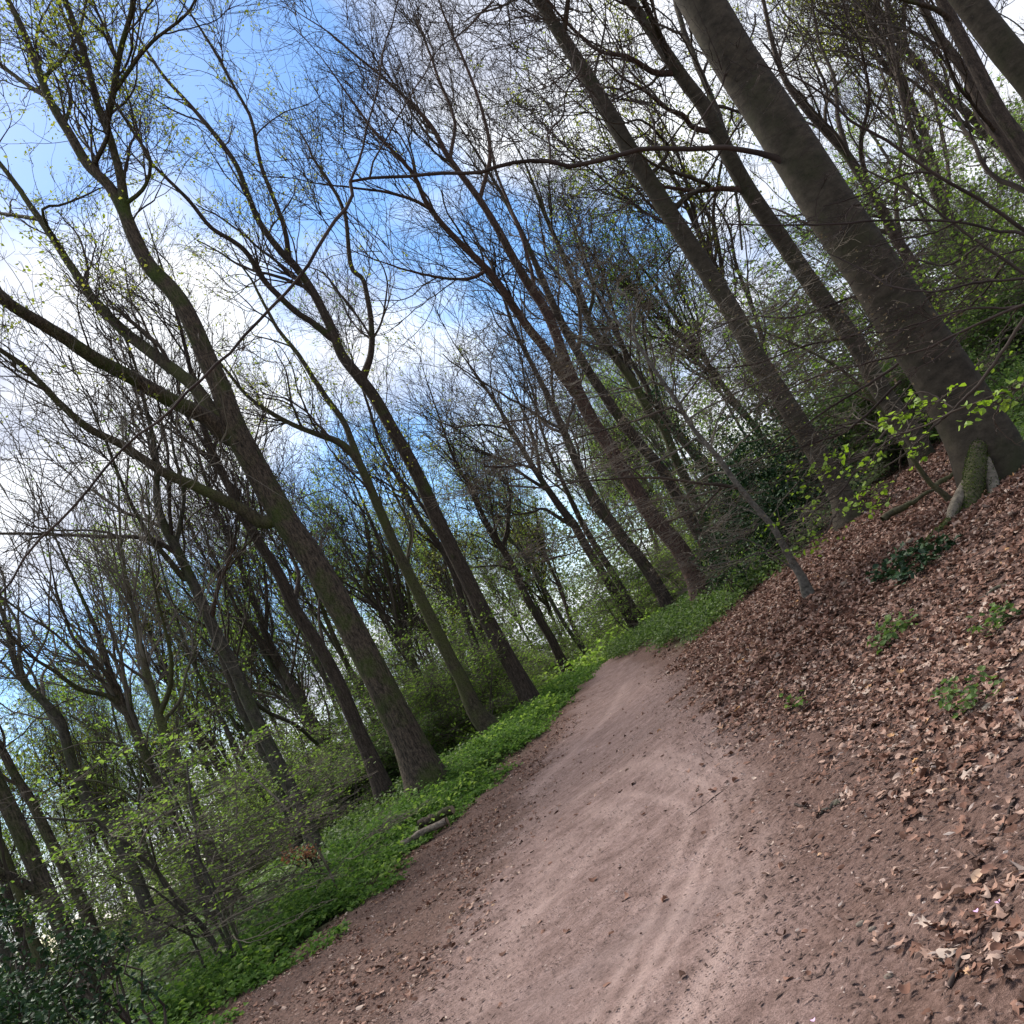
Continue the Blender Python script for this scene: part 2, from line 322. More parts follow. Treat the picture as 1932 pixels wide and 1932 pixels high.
# ------------------------------------------------------------------ ground and path
def ground_mat(name):
    m, n, l, b, o = mat(name); b.inputs["Roughness"].default_value = .95; b.inputs["Specular IOR Level"].default_value = .1
    t = n.new("ShaderNodeTexCoord")
    def noise(sc, det=6, rough=.6):
        v = N(n, "ShaderNodeTexNoise"); v.inputs["Scale"].default_value = sc; v.inputs["Detail"].default_value = det; v.inputs["Roughness"].default_value = rough
        l.new(t.outputs["Object"], v.inputs["Vector"]); return v
    def mixc(f, a, bb, blend='MIX'):
        x = N(n, "ShaderNodeMixRGB", blend_type=blend)
        for s, i in ((f, 0), (a, 1), (bb, 2)):
            if isinstance(s, (int, float)): x.inputs[i].default_value = s
            elif isinstance(s, tuple): x.inputs[i].default_value = (*s, 1)
            else: l.new(s, x.inputs[i])
        return x.outputs[0]
    big, mid, fine, grit = noise(.9, 5), noise(5, 6, .65), noise(28, 6, .7), noise(140, 3, .6)
    soil = ramp(n, [(.3, (.065, .038, .030)), (.7, (.19, .118, .095))]); l.new(fine.outputs["Fac"], soil.inputs[0])
    pth = ramp(n, [(.30, (.150, .097, .083)), (.5, (.232, .156, .136)), (.70, (.30, .210, .187))]); l.new(mid.outputs["Fac"], pth.inputs[0])
    gf = ramp(n, [(.34, .62), (.46, .9), (.60, 1.05)]); l.new(fine.outputs["Fac"], gf.inputs[0])
    p2 = mixc(1.0, pth.outputs[0], gf.outputs[0], 'MULTIPLY')
    gg = ramp(n, [(.32, .55), (.5, 1.0), (.70, 1.3)]); l.new(grit.outputs["Fac"], gg.inputs[0])
    p3 = mixc(1.0, p2, gg.outputs[0], 'MULTIPLY')
    at = N(n, "ShaderNodeAttribute", attribute_name="dust"); p4 = mixc(at.outputs["Fac"], p3, (.44, .32, .28))
    dk = N(n, "ShaderNodeAttribute", attribute_name="grey"); p5 = mixc(dk.outputs["Fac"], p4, (.17, .125, .115))
    am = N(n, "ShaderNodeAttribute", attribute_name="pathness")
    s1 = N(n, "ShaderNodeMath", operation='MULTIPLY_ADD'); l.new(fine.outputs["Fac"], s1.inputs[0]); s1.inputs[1].default_value = .9; s1.inputs[2].default_value = -.45
    s2 = N(n, "ShaderNodeMath", operation='ADD', use_clamp=True); l.new(am.outputs["Fac"], s2.inputs[0]); l.new(s1.outputs[0], s2.inputs[1])
    col = mixc(s2.outputs[0], soil.outputs[0], p5)
    ag = N(n, "ShaderNodeAttribute", attribute_name="verdure"); gcol = ramp(n, [(.35, (.025, .03, .012)), (.65, (.05, .075, .02))]); l.new(mid.outputs["Fac"], gcol.inputs[0])
    col = mixc(ag.outputs["Fac"], col, gcol.outputs[0])
    l.new(col, b.inputs["Base Color"])
    bp = N(n, "ShaderNodeBump"); bp.inputs["Strength"].default_value = .8; bp.inputs["Distance"].default_value = .03; l.new(fine.outputs["Fac"], bp.inputs["Height"])
    bp3 = N(n, "ShaderNodeBump"); bp3.inputs["Strength"].default_value = .6; bp3.inputs["Distance"].default_value = .09; l.new(mid.outputs["Fac"], bp3.inputs["Height"]); l.new(bp3.outputs[0], bp.inputs["Normal"])
    bp2 = N(n, "ShaderNodeBump"); bp2.inputs["Strength"].default_value = .9; bp2.inputs["Distance"].default_value = .009; l.new(grit.outputs["Fac"], bp2.inputs["Height"]); l.new(bp.outputs[0], bp2.inputs["Normal"])
    l.new(bp2.outputs[0], b.inputs["Normal"])
    return m
M_ground = ground_mat("woodland_soil")
tracks = [([(1120, 1932), (1180, 1816), (1240, 1706), (1285, 1606), (1310, 1556), (1290, 1520), (1230, 1500), (1170, 1500)], .05, .7), ([(1340, 1932), (1390, 1826), (1425, 1746), (1465, 1666), (1478, 1590), (1460, 1510), (1420, 1440)], .05, .6),
          ([(1200, 1932), (1258, 1816), (1315, 1706), (1352, 1606), (1392, 1556), (1395, 1520), (1370, 1478), (1310, 1432), (1230, 1420)], .04, .7), ([(1166, 1932), (1226, 1816), (1286, 1706), (1326, 1606), (1366, 1556), (1366, 1526), (1340, 1490), (1280, 1450)], .06, 1.0),
          ([(1291, 1932), (1346, 1826), (1381, 1746), (1426, 1666), (1441, 1566), (1431, 1516), (1400, 1460), (1340, 1400)], .08, .9),
          ([(1116, 1531), (1166, 1531), (1183, 1551), (1141, 1581), (1066, 1666), (980, 1760)], .12, .7),
          ([(1366, 1556), (1376, 1620), (1385, 1700), (1350, 1780)], .07, .6),
          ([(1000, 1500), (1080, 1420), (1150, 1350), (1180, 1290)], .2, .5), ([(1330, 1480), (1250, 1440), (1180, 1450), (1100, 1500)], .16, .6),
          ([(880, 1932), (950, 1800), (1010, 1690), (1060, 1600)], .2, .45)]
tracks = [(np.array([hit(*p)[:2] for p in a]), w, s) for a, w, s in tracks]
def segd(x, y, pl):
    d = np.full(x.shape, 1e9)
    for (ax, ay), (bx, by) in zip(pl[:-1], pl[1:]):
        vx, vy = bx - ax, by - ay; t = np.clip(((x - ax) * vx + (y - ay) * vy) / (vx * vx + vy * vy + 1e-9), 0, 1)
        d = np.minimum(d, np.hypot(x - ax - t * vx, y - ay - t * vy))
    return d
def attrs(x, y):
    nz = (fbm(x * 1.1, y * 1.1, 4) - .47) * 1.3
    pn = smooth(-.45, .35, x - xl(y) + nz) * smooth(-.35, .45, xr(y) - x + nz)
    dust = np.zeros_like(x)
    for pl, w, s in tracks: dust = np.maximum(dust, s * np.exp(-(segd(x, y, pl) / w) ** 2))
    dust = np.clip(dust * (.75 + .8 * (fbm(x * 3, y * 3) - .4)), 0, 1) * .6
    grey = smooth(.55, .75, fbm(x * .9 + 40, y * .9, 4)) * .3
    vd = smooth(.3, -.9, x - xv(y) + nz * .5); vd = np.maximum(vd, smooth(21, 26, y) * smooth(.4, 1.2, x - xr(y) + nz)); vd = np.maximum(vd, smooth(38, 44, y))
    return pn, dust, grey, vd
gx = np.sinh(np.linspace(-7.2, 7.2, 360)) * .62; gx = gx / gx.max() * 320
yy = [-60, -40, -25, -15, -10, -6]; v = -4.0
while v < 420:
    yy.append(v); v += max(.05, (abs(v) - 2) * .011) if v < 60 else v * .04
gy = np.array(yy)
XX, YY = np.meshgrid(gx, gy); ZZ = ground_h(XX, YY)
inpath = smooth(0, .25, XX - xl(YY) - .1) * smooth(0, .25, xr(YY) - XX - .1) * smooth(60, 50, YY)
ZZ = ZZ - .035 * inpath
mb = MB(); ny, nx = XX.shape; idx = np.arange(ny * nx).reshape(ny, nx)
mb.add(np.stack([XX, YY, ZZ], -1), np.stack([idx[:-1, :-1], idx[:-1, 1:], idx[1:, 1:], idx[1:, :-1]], -1).reshape(-1, 4))
A_ = attrs(XX, YY)
tag(mb.build("ground", M_ground, sm=True, attrs=dict(pathness=A_[0].ravel(), dust=A_[1].ravel(), grey=A_[2].ravel(), verdure=A_[3].ravel())), kind="structure")
# path sheet
py_ = gy[(gy > -7) & (gy < 58)]; U = np.linspace(0, 1, 110)
PY = py_[:, None] + 0 * U; l_ = xl(py_) - .15; r_ = xr(py_) + .15; PX = l_[:, None] + (r_ - l_)[:, None] * U
eu = np.minimum(smooth(0, .06, U), smooth(1, .94, U))
PZ = ground_h(PX, PY) + .006 * eu - .03 * (1 - eu)
mb = MB(); ny, nx = PX.shape; idx = np.arange(ny * nx).reshape(ny, nx)
mb.add(np.stack([PX, PY, PZ], -1), np.stack([idx[:-1, :-1], idx[:-1, 1:], idx[1:, 1:], idx[1:, :-1]], -1).reshape(-1, 4))
A_ = attrs(PX, PY)
tag(mb.build("path", M_ground, sm=True, attrs=dict(pathness=A_[0].ravel(), dust=A_[1].ravel(), grey=A_[2].ravel(), verdure=A_[3].ravel() * 0)), kind="structure")

# ------------------------------------------------------------------ fallen leaves, crumbs, ground cover (uncountable)
def scatter_pts(n, ylo, yhi, xlo, xhi, dens, p=1.6):
    """points with distance-weighted density; dens(x,y) in 0..1"""
    y = ylo + (yhi - ylo) * rng.random(n * 3) ** p; x = xlo + (xhi - xlo) * rng.random(len(y))
    k = rng.random(len(y)) < dens(x, y); x, y = x[k][:n], y[k][:n]
    return x, y
def in_view(x, y, z, m=120):
    d = np.stack([x, y, z], -1) - CAM; zc = d @ vF; px = 966 + FP * (d @ vX) / zc; q = 966 - FP * (d @ vY) / zc
    return (zc > .3) & (px > -m) & (px < 1932 + m) & (q > -m) & (q < 1932 + m)
ang = np.linspace(0, 2 * math.pi, 15)[:-1]
def leaf_template(lobed):
    r = (1 - .38 * np.cos(ang * 3.5) ** 2) if lobed else 1.0
    return np.stack([np.cos(ang) * .5 * r, np.sin(ang) * .30 * r, 0 * ang], -1)
def litter(mb, x, y, size, lobed, lift=.010, tilt=.27):
    n = len(x); z = ground_h(x, y); T = leaf_template(lobed); k = len(T); T = np.concatenate([T, T * .55])
    V = np.concatenate([T, [[0, 0, 0]]])[None].repeat(n, 0)
    V = V * (1 + rng.normal(size=(n, 2 * k + 1, 1)) * (.10 if lobed else .06)); s = (size * rng.uniform(.5, 1.25, n))[:, None, None]
    V[..., 1] *= rng.uniform(.7, 1.5, n)[:, None]
    cu = rng.normal(size=n)[:, None] * .9; cv = rng.normal(size=n)[:, None] * 1.3; cw = rng.normal(size=n)[:, None] * .7
    V[..., 2] = cu * V[..., 0] ** 2 + cv * V[..., 1] ** 2 + cw * V[..., 0] * V[..., 1] + rng.normal(size=(n, 2 * k + 1)) * .02
    V *= s
    a = rng.random(n) * 2 * math.pi; nv = np.stack([rng.normal(size=n) * tilt, rng.normal(size=n) * tilt, np.ones(n)], -1); nv = nrm(nv)
    ux = nrm(np.stack([np.cos(a), np.sin(a), 0 * a], -1)); ux = nrm(ux - (ux * nv).sum(1, keepdims=True) * nv); uy = np.cross(nv, ux)
    W = V[..., :1] * ux[:, None] + V[..., 1:2] * uy[:, None] + V[..., 2:] * nv[:, None]
    W += np.stack([x, y, z + lift + rng.random(n) * lift], -1)[:, None]
    c = np.arange(k); d_ = (c + 1) % k; i0 = (np.arange(n) * (2 * k + 1))[:, None, None]
    f = (np.stack([np.full(k, 2 * k), k + c, k + d_], -1)[None] + i0).reshape(-1, 3); g = (np.stack([c, d_, k + d_, k + c], -1)[None] + i0).reshape(-1, 4)
    mb.add(W.reshape(-1, 3), g, f)
def bank(x, y):
    d = x - xr(y); nz = fbm(x * 1.2 + 3, y * 1.2, 4) - .47
    return np.clip(smooth(.0, 1.3, d + nz * 2.2) * (.3 + 1.5 * smooth(.3, .55, fbm(x * .8 + 9, y * .8 + 5, 3)) + smooth(4.5, 7.5, y)), 0, 1)
mb = MB()
x, y = scatter_pts(70000, 2.2, 12, 0, 9, bank, 1.1); k = in_view(x, y, ground_h(x, y)); x, y = x[k], y[k]; litter(mb, x[::3], y[::3], .076, True); litter(mb, x[1::3], y[1::3], .055, False); litter(mb, x[2::3], y[2::3], .038, True)
x, y = scatter_pts(70000, 9, 26, 0, 13, lambda x, y: bank(x, y) * (1 - .85 * smooth(19, 24, y)), 1.2); k = in_view(x, y, ground_h(x, y)); litter(mb, x[k], y[k], .08, False)
def lm(x, y):     # left margin of the path
    return smooth(-.3, .3, x - xv(y) + .4) * smooth(.8, -.4, x - xl(y)) * .8 * smooth(.35, .6, fbm(x * 1.5, y * 1.5, 3)) + .015
x, y = scatter_pts(14000, 5, 26, -9, 2, lm, 1.2); k = in_view(x, y, ground_h(x, y)); litter(mb, x[k], y[k], .06, False)
x, y = scatter_pts(2500, 2.2, 14, -4, 3, lambda x, y: .012 + .6 * smooth(-.5, .5, x - xr(y)), 1.2); litter(mb, x, y, .045, False)
tag(mb.build("fallen_leaves", L_litter, sm=True), "brown fallen leaves covering the bank and the path's margins", "leaf litter", kind="stuff")
def chips(mb, x, y, size, aspect=.5, lift=.003):
    n = len(x); z = ground_h(x, y) + .012; a = rng.random(n) * 6.28; s = size * rng.uniform(.4, 1.4, n); w = s * aspect * rng.uniform(.3, 1, n)
    u = np.stack([np.cos(a), np.sin(a), rng.normal(size=n) * .2], -1) * s[:, None]; v = np.stack([-np.sin(a), np.cos(a), rng.normal(size=n) * .3], -1) * w[:, None]
    c = np.stack([x, y, z + lift], -1); h = np.zeros((n, 3)); h[:, 2] = w * .55
    V = np.stack([c - u, c + v, c + u, c - v, c + h + u * .2], 1); i = (np.arange(n) * 5)[:, None]
    mb.add(V.reshape(-1, 3), None, np.concatenate([i + np.array([q]) for q in ([0, 4, 1], [1, 4, 2], [2, 4, 3], [3, 4, 0])]))
mb = MB()
def pm(x, y): return .22 + .78 * smooth(.45, .65, fbm(x * 2, y * 2, 4))
x, y = scatter_pts(42000, 2.3, 16, -5.5, 3.0, pm, 1.5); chips(mb, x, y, .0085, .8)
x, y = scatter_pts(60000, 2.3, 22, -8, 6, lambda x, y: np.maximum(smooth(-.9, .4, x - xr(y)) * smooth(3, 1, x - xr(y)), smooth(.9, -.3, x - xl(y)) * smooth(-.2, .3, x - xv(y))), 1.2); chips(mb, x[::4], y[::4], .022, .5); k = np.arange(len(x)) % 4 > 0; chips(mb, x[k], y[k], .012, .7)
M_chip = leafmat("crumbs", [(0, (.05, .03, .024)), (.55, (.12, .075, .058)), (.93, (.22, .145, .12)), (1, (.36, .29, .25))], 0, .9)
tag(mb.build("litter_crumbs", M_chip), "small leaf crumbs and grit strewn over the path", "debris", kind="stuff")

# ground cover: stems with whorled leaf pairs
def cover(name, x, y, hmin, hmax, lsize, per, mt, label, cat, hs=None):
    mb = MB(); n = len(x); z = ground_h(x, y); H = rng.uniform(hmin, hmax, n) * (hs if hs is not None else 1)
    C = []
    for k in range(per):
        t = (.35 + .65 * rng.random(n)); C.append(np.stack([x + rng.normal(size=n) * .07, y + rng.normal(size=n) * .07, z + H * t], -1))
    leaves(mb, np.concatenate(C), lsize, flat=.65, cl=1, spread=.01, width=.75, droop=.15)
    return tag(mb.build(name, mt), label, cat, kind="stuff")
nb = lambda x, y: smooth(.15, -.35, x - xv(y) + (fbm(x, y, 3) - .47) * 2.0) * smooth(-3.4, -1.0, x - xv(y)) * (.25 + .75 * smooth(.38, .52, fbm(x * 1.2, y * 1.2, 3)))
x, y = scatter_pts(26000, 7, 36, -13, 1.5, nb, 1.0); k = in_view(x, y, ground_h(x, y)); x, y = x[k], y[k]
hs = (smooth(.1, -1.0, x - xv(y)) * .6 + .25) * (.45 + 1.1 * fbm(x * 1.7, y * 1.7, 3))
cover("nettles", x, y, .2, .5, .085, 8, L_nettle, "bright green nettles along the left edge of the path", "nettles", hs)
k = rng.random(len(x)) < .10 * smooth(.45, .6, fbm(x * .8 + 30, y * .8, 3))
cover("verge_weeds", x[k], y[k], .15, .6, .11, 5, L_fresh, "pale yellowish-green taller weeds scattered among the nettles", "weeds")
nb2 = lambda x, y: smooth(.5, 1.3, x - xr(y) + (fbm(x * 1.2, y * 1.2, 3) - .47) * (3 - 1.8 * smooth(24, 30, y)) + .95 * smooth(24, 29, y)) * smooth(19.5, 23.5, y + (fbm(x, y + 9, 3) - .47) * 6 + .5 * (x - 4)) * smooth(5.5, 3, x - xr(y))
nb2b = lambda x, y: np.maximum(nb2(x, y), smooth(.44, .47, x / y) * smooth(12.5, 14, y))
x, y = scatter_pts(13000, 12, 46, .5, 14, nb2b, 1.0)
cover("brambles", x, y, .15, .6, .09, 7, L_mid, "low green brambles along the foot of the bank to the right of the path", "brambles")
nb3 = lambda x, y: smooth(-1.5, -3.5, x - xv(y)) * (.3 + .7 * smooth(.4, .6, fbm(x * .3, y * .3, 3)))
x, y = scatter_pts(26000, 10, 70, -50, 3, nb3, 1.0); k = in_view(x, y, ground_h(x, y)); x, y = x[k], y[k]
cover("undergrowth", x, y, .1, .45, .12, 6, L_mid, "dull green undergrowth on the woodland floor behind the nettles", "undergrowth")
x, y = scatter_pts(16000, 36, 90, -12, 35, lambda x, y: np.ones_like(x), 1.0)
cover("distant_undergrowth", x, y, .2, 1.1, .2, 5, L_fresh, "green undergrowth beyond the crest of the path", "undergrowth")
# small green plants in the leaf litter of the bank
for i, (px, py, rad, n, sz, lab) in enumerate([(1700, 1075, .30, 60, .07, "dark ivy patch in the leaf litter below the big beech"), (1745, 1070, .32, 60, .07, "dark bramble patch beside the ivy on the upper bank"),
        (1690, 1200, .22, 34, .06, "low green seedlings in the leaf litter halfway up the bank"), (1880, 1190, .12, 26, .05, "small green plant at the bank's edge, under the beech roots"),
        (1850, 1330, .12, 22, .045, "green sprig in the dead leaves on the lower bank"), (1505, 1335, .08, 12, .045, "tiny green shoot where the leaves meet the path"),
        (1790, 1325, .1, 16, .045, "sparse green shoots left of the sprig on the bank"), (600, 1790, .45, 90, .06, "low green clump spilling onto the path's left margin"), (875, 1535, .35, 60, .07, "green clump beside the cut log by the path")]):
    c = hit(px, py); m2 = MB(); r = rad * np.sqrt(rng.random(n)); a = rng.random(n) * 6.28; xx, y2 = c[0] + r * np.cos(a), c[1] + r * np.sin(a)
    C = np.stack([xx, y2, ground_h(xx, y2) + .03 + rng.random(n) * .07], -1); leaves(m2, C, sz, flat=.7, cl=3, spread=.03, width=.8, oval=True)
    o = m2.build("ground_plant", [L_dark, L_dark, L_mid, L_mid, L_mid, L_nettle, L_mid, L_nettle, L_nettle][i], origin=tuple(c)); tag(o, lab, "plant", "small plants in the leaf litter" if i < 7 else "green clumps at the path's left margin")

# ------------------------------------------------------------------ trees
def line3(pts, D, dd=0.0, d0=None):
    """pixel samples (x, y, width) of a stem at its real distance -> world points and radii"""
    n = len(pts); P = []; R = []
    s = np.concatenate([[0], np.cumsum([math.hypot(pts[i + 1][0] - pts[i][0], pts[i + 1][1] - pts[i][1]) for i in range(n - 1)])]); s = s / s[-1]
    for (x, y, w), t in zip(pts, s):
        d = (d0 if d0 is not None else D) + dd * t
        P.append(pt(x, y, d)); R.append(.5 * w / FP * depth(x, y, d))
    return np.array(P), np.array(R)
def extend(P, R, L, up=.4):
    if L <= 0: return P, R
    d = nrm(P[-1] - P[-2]); p = P[-1]; r = R[-1]; A, B = [], []
    for k in range(1, 5):
        d = nrm(d + rng.normal(size=3) * .09 + np.array([0, 0, up * .2])); p = p + d * L / 4; A.append(p); B.append(max(r * (1 - .9 * k / 4), .012))
    return np.vstack([P, A]), np.concatenate([R, B])
def crown_levels(mb, parents, q=1.0, L=(5, 2.5, 1.3, .55), n=(14, 6, 6, 4), up=(.09, .06, .04, .02), ang=((18, 42), (20, 44), (25, 52), (25, 60)), flat=0.0, wig=.15, tmin=.35, rmin=.006, limb_n=6, sides=(6, 4, 3, 3), thin=.7):
    """parents: list of (P,R,isTrunk). returns twig-tip polylines for leaves"""
    Pk, Rk, nk, Lk = [], [], [], []
    for P, R, k in parents:
        a, b = resample(P, R, 16); Pk.append(a); Rk.append(b); nk.append(n[0] if k == 1 else (limb_n if k == 0 else k)); ln = np.linalg.norm(np.diff(a, axis=0), axis=1).sum(); Lk.append(L[0] if k == 1 else min(L[0] * .8, ln * .55 + .6))
    P = np.stack(Pk); R = np.stack(Rk); nn = np.array(nk); LL = np.array(Lk); allt = []
    for lv in range(4):
        if lv > 0: nn = np.maximum(1, rng.poisson(max(1.0, n[lv] * q - (0 if flat else .7)), len(P))); LL = L[lv]
        tm = np.where(nn > 9, tmin, .12) if lv == 0 else .15
        if lv == 0:
            outs = [kids(P[i:i + 1], R[i:i + 1], nn[i:i + 1], (tmin if parents[i][2] == 1 else .12), ang[0], LL[i:i + 1], .5, rmin=.018 * thin, up_bias=.25) for i in range(len(P)) if nn[i] > 0]
            S, D_, Ln, r0 = [np.concatenate([o[j] for o in outs]) for j in range(4)]
            r0 = np.minimum(r0, Ln * .016 * (.6 + .4 * thin))
        else:
            S, D_, Ln, r0 = kids(P, R, nn, .12, ang[lv], LL, .66, rmin=rmin * (1.0, 2.1, 1.35, 1.0)[lv])
        K = (14, 10, 7, 3)[lv]
        if not flat: Ln = Ln * (1.0, 1.2, 1.25, .9)[lv]
        P, R = march(S, D_, Ln, r0, K, wig * (.9, 1.1, 1.2, 1.1)[lv], up[lv] * (9 / K) ** .3, flat if lv > 0 else flat * .5, taper=.66)
        R = np.maximum(R, rmin * .7)
        tubes(mb, P, R, sides[lv]); allt.append(P)
    return allt
def flare(P, R, amt=.35, h=.7):
    return P, R
def make_tree(name, label, D, trunk, mt, limbs=(), ext=5, q=1.0, leaf=None, nleaf=(2, .05), lsz=.07, twig=None, group=None, cat="tree", flareamt=.45, lump=.05, sides=18, cr=None, bare_base=False, ddt=0.0, nocrown=False):
    P, R = line3(trunk, D, ddt); R = R * (.95 if D < 15 and trunk[0][2] > 60 else .87); 
    if not bare_base:
        gz = float(ground_h(P[0, 0], P[0, 1])); P[0, 2] = min(P[0, 2], gz + .05)
    base = P[0].copy(); base[2] = float(ground_h(base[0], base[1]))
    P = np.vstack([[P[0] + [0, 0, -.45]], P]); R = np.concatenate([[R[0] * 1.1], R])
    Pt, Rt = extend(P, R, ext)
    t = empty(name, tuple(base)); tag(t, label, cat, group)
    Ln = np.linalg.norm(np.diff(Pt, axis=0), axis=1).sum(); K = int(max(24, Ln / .22))
    a, b = resample(Pt, Rt, K)
    hz = np.maximum(a[:, 2] - base[2], 0); b = b * (1 + flareamt * np.exp(-hz / (b[0] * 1.6 + .08)))
    m1 = MB(); tubes(m1, a[None], b[None], sides, lump=lump); m1.build("trunk", mt, t, base, sm=True)
    par = [(Pt, Rt, 1)]; stems = [(a, b)]
    for lb in limbs:
        pts, dd = lb[0], lb[1]; d0 = D + (lb[2] if len(lb) > 2 else 0)
        p, r = line3(pts, D, dd, d0); r = r * .9
        best = min(((float((np.linalg.norm(sa - p[0], axis=1) - sb).min()), k) for k, (sa, sb) in enumerate(stems)))
        sa, sb = stems[best[1]]; qi = int(np.argmin(np.linalg.norm(sa - p[0], axis=1)))
        if best[1] == 0 or best[0] > .6:            # a limb leaves the trunk from inside it, a little below its collar
            q0 = sa[max(0, qi - 1)]; p = np.vstack([q0, p]); r = np.concatenate([[min(r[0] * 1.3, sb[qi] * .8)], r]); r[1] *= 1.12
        else: p = p + (sa[qi] - p[0])[None] * np.linspace(1, .0 if np.linalg.norm(p[-1] - p[0]) > 2 else .6, len(p))[:, None]
        p, r = extend(p, r, lb[3] if len(lb) > 3 else 2.0)
        K = int(max(14, np.linalg.norm(np.diff(p, axis=0), axis=1).sum() / .2)); a2, b2 = resample(p, r, K)
        off = rng.normal(size=(K, 3)).cumsum(0) * .006; a2 = a2 + (off - off[:1]) * (2.6 if lb[5:] == (M_bough,) else 1)
        stems.append((a2, b2)); m2 = MB(); tubes(m2, a2[None], b2[None], 10, lump=.04); m2.build("limb", lb[5] if len(lb) > 5 else mt, t, base, sm=True); par.append((a2, b2, lb[4] if len(lb) > 4 else 0))
    if nocrown: return t, base, par
    m3 = MB(); tw = crown_levels(m3, par, q=q, **(cr or {})); c = m3.build("crown", twig or M_twig, t, base)
    if leaf:
        tip = tw[3]; C = tip[:, 1:].reshape(-1, 3); C = C[rng.random(len(C)) < nleaf[1]]
        m4 = MB(); leaves(m4, C, lsz, cl=nleaf[0], spread=.05, flat=.3, width=.65); m4.build("foliage", leaf, c)
        c.children[0].data.transform(Matrix.Translation(-Vector(base)))
    return t, base, par

CR_up = dict(L=(5.0, 2.6, 1.35, .6), n=(13, 5, 4, 3), up=(.10, .07, .05, .03))
LN = (3, .5)
# the big forked oak on the left
make_tree("oak_tree", "big rough-barked oak with mossy forked limbs, thickest trunk on the left of the path", 22,
    [(812, 1492, 82), (775, 1405, 66), (735, 1325, 62), (692, 1240, 60), (650, 1160, 58), (610, 1090, 57), (575, 1035, 56), (540, 985, 56), (500, 915, 55), (470, 860, 53), (440, 800, 50), (415, 730, 44), (392, 680, 41), (352, 590, 38), (322, 545, 36), (280, 500, 33), (250, 440, 30), (232, 395, 27), (205, 350, 22), (165, 310, 21), (130, 250, 19), (92, 185, 17), (55, 85, 14), (15, 0, 12)], M_oak,
    [([(430, 822, 36), (385, 785, 33), (325, 757, 31), (250, 715, 29), (175, 675, 28), (100, 625, 26), (50, 595, 25), (0, 560, 23)], -4, 0, 5, 9, M_oak),
     ([(405, 785, 30), (378, 745, 28), (350, 715, 26), (275, 655, 24), (225, 615, 22), (175, 560, 20), (135, 505, 17), (100, 450, 15), (65, 400, 13), (30, 345, 11), (0, 305, 9)], 2, 0, 3, 12, M_mossy),
     ([(75, 425, 10), (40, 412, 8), (0, 400, 7)], 1, 1.8, 2, 4),
     ([(495, 985, 27), (450, 960, 24), (390, 930, 22), (310, 895, 20), (270, 870, 18), (225, 840, 17), (165, 810, 15), (115, 765, 14), (50, 700, 12), (0, 665, 10)], -3, 0, 4, 9, M_mossy),
     ([(236, 400, 21), (226, 325, 18), (205, 250, 16), (185, 200, 15), (160, 100, 14), (135, 25, 13), (118, -20, 12)], -1, 0, 4, 8),
     ([(203, 240, 16), (215, 175, 14), (225, 100, 12), (245, 25, 11), (248, -20, 10)], -1.5, -.4, 3, 7),
     ([(220, 172, 10), (270, 100, 9), (300, 65, 7), (350, 25, 6), (368, -5, 5)], -1, -.8, 2, 6),
     ([(245, 378, 10), (280, 348, 8), (288, 300, 7), (262, 262, 6), (225, 215, 5)], -1, 0, 1, 5),
     ([(182, 302, 10), (200, 262, 9), (205, 240, 8)], -1, 0, 1, 3),
     ([(90, 185, 10), (50, 160, 9), (0, 120, 8)], 1, 0, 2, 5), ([(90, 140, 8), (125, 105, 7), (150, 60, 6), (165, 0, 5)], 1, 0, 2, 5),
     ([(120, 240, 8), (135, 190, 7), (122, 150, 6)], 1, 0, 1, 4), ([(80, 398, 6), (120, 385, 5), (165, 365, 4)], .5, 0, 1, 4)],
    ext=5, leaf=L_oak, nleaf=(2, .40), lsz=.10, lump=.07, cr=dict(L=(4.2, 2.6, 1.3, .6), n=(13, 5, 4, 3), tmin=.55))
make_tree("oak_tree", "tall dark oak on the path's left edge that forks in a wide V high up", 30,
    [(1018, 1358, 46), (985, 1290, 36), (930, 1190, 34), (880, 1090, 32), (828, 985, 30), (790, 900, 29), (740, 810, 27), (708, 752, 25), (678, 712, 25), (645, 670, 22), (625, 620, 20), (590, 550, 18), (555, 500, 16), (530, 475, 15), (490, 420, 13), (465, 360, 12), (445, 310, 11), (410, 260, 10), (360, 200, 8), (310, 145, 7)], M_brown,
    [([(684, 715, 17), (698, 670, 14), (700, 610, 12), (685, 530, 10), (660, 500, 10), (650, 400, 8), (625, 350, 7), (590, 300, 6)], 2, 0, 3, 9),
     ([(622, 635, 15), (588, 608, 14), (555, 585, 13), (500, 530, 12), (470, 480, 11), (440, 455, 10), (400, 430, 9), (360, 380, 8), (320, 340, 7), (280, 295, 6), (260, 230, 5)], -3, 0, 3, 8),
     ([(545, 488, 11), (535, 430, 10), (510, 360, 9), (490, 300, 8), (475, 225, 7), (440, 160, 6), (400, 90, 5), (360, 30, 4)], -1, 0, 3, 8)],
    ext=5, leaf=L_oak, nleaf=(2, .32), lsz=.10, cr=dict(L=(4.6, 2.8, 1.4, .65), n=(14, 5, 4, 3), tmin=.5))
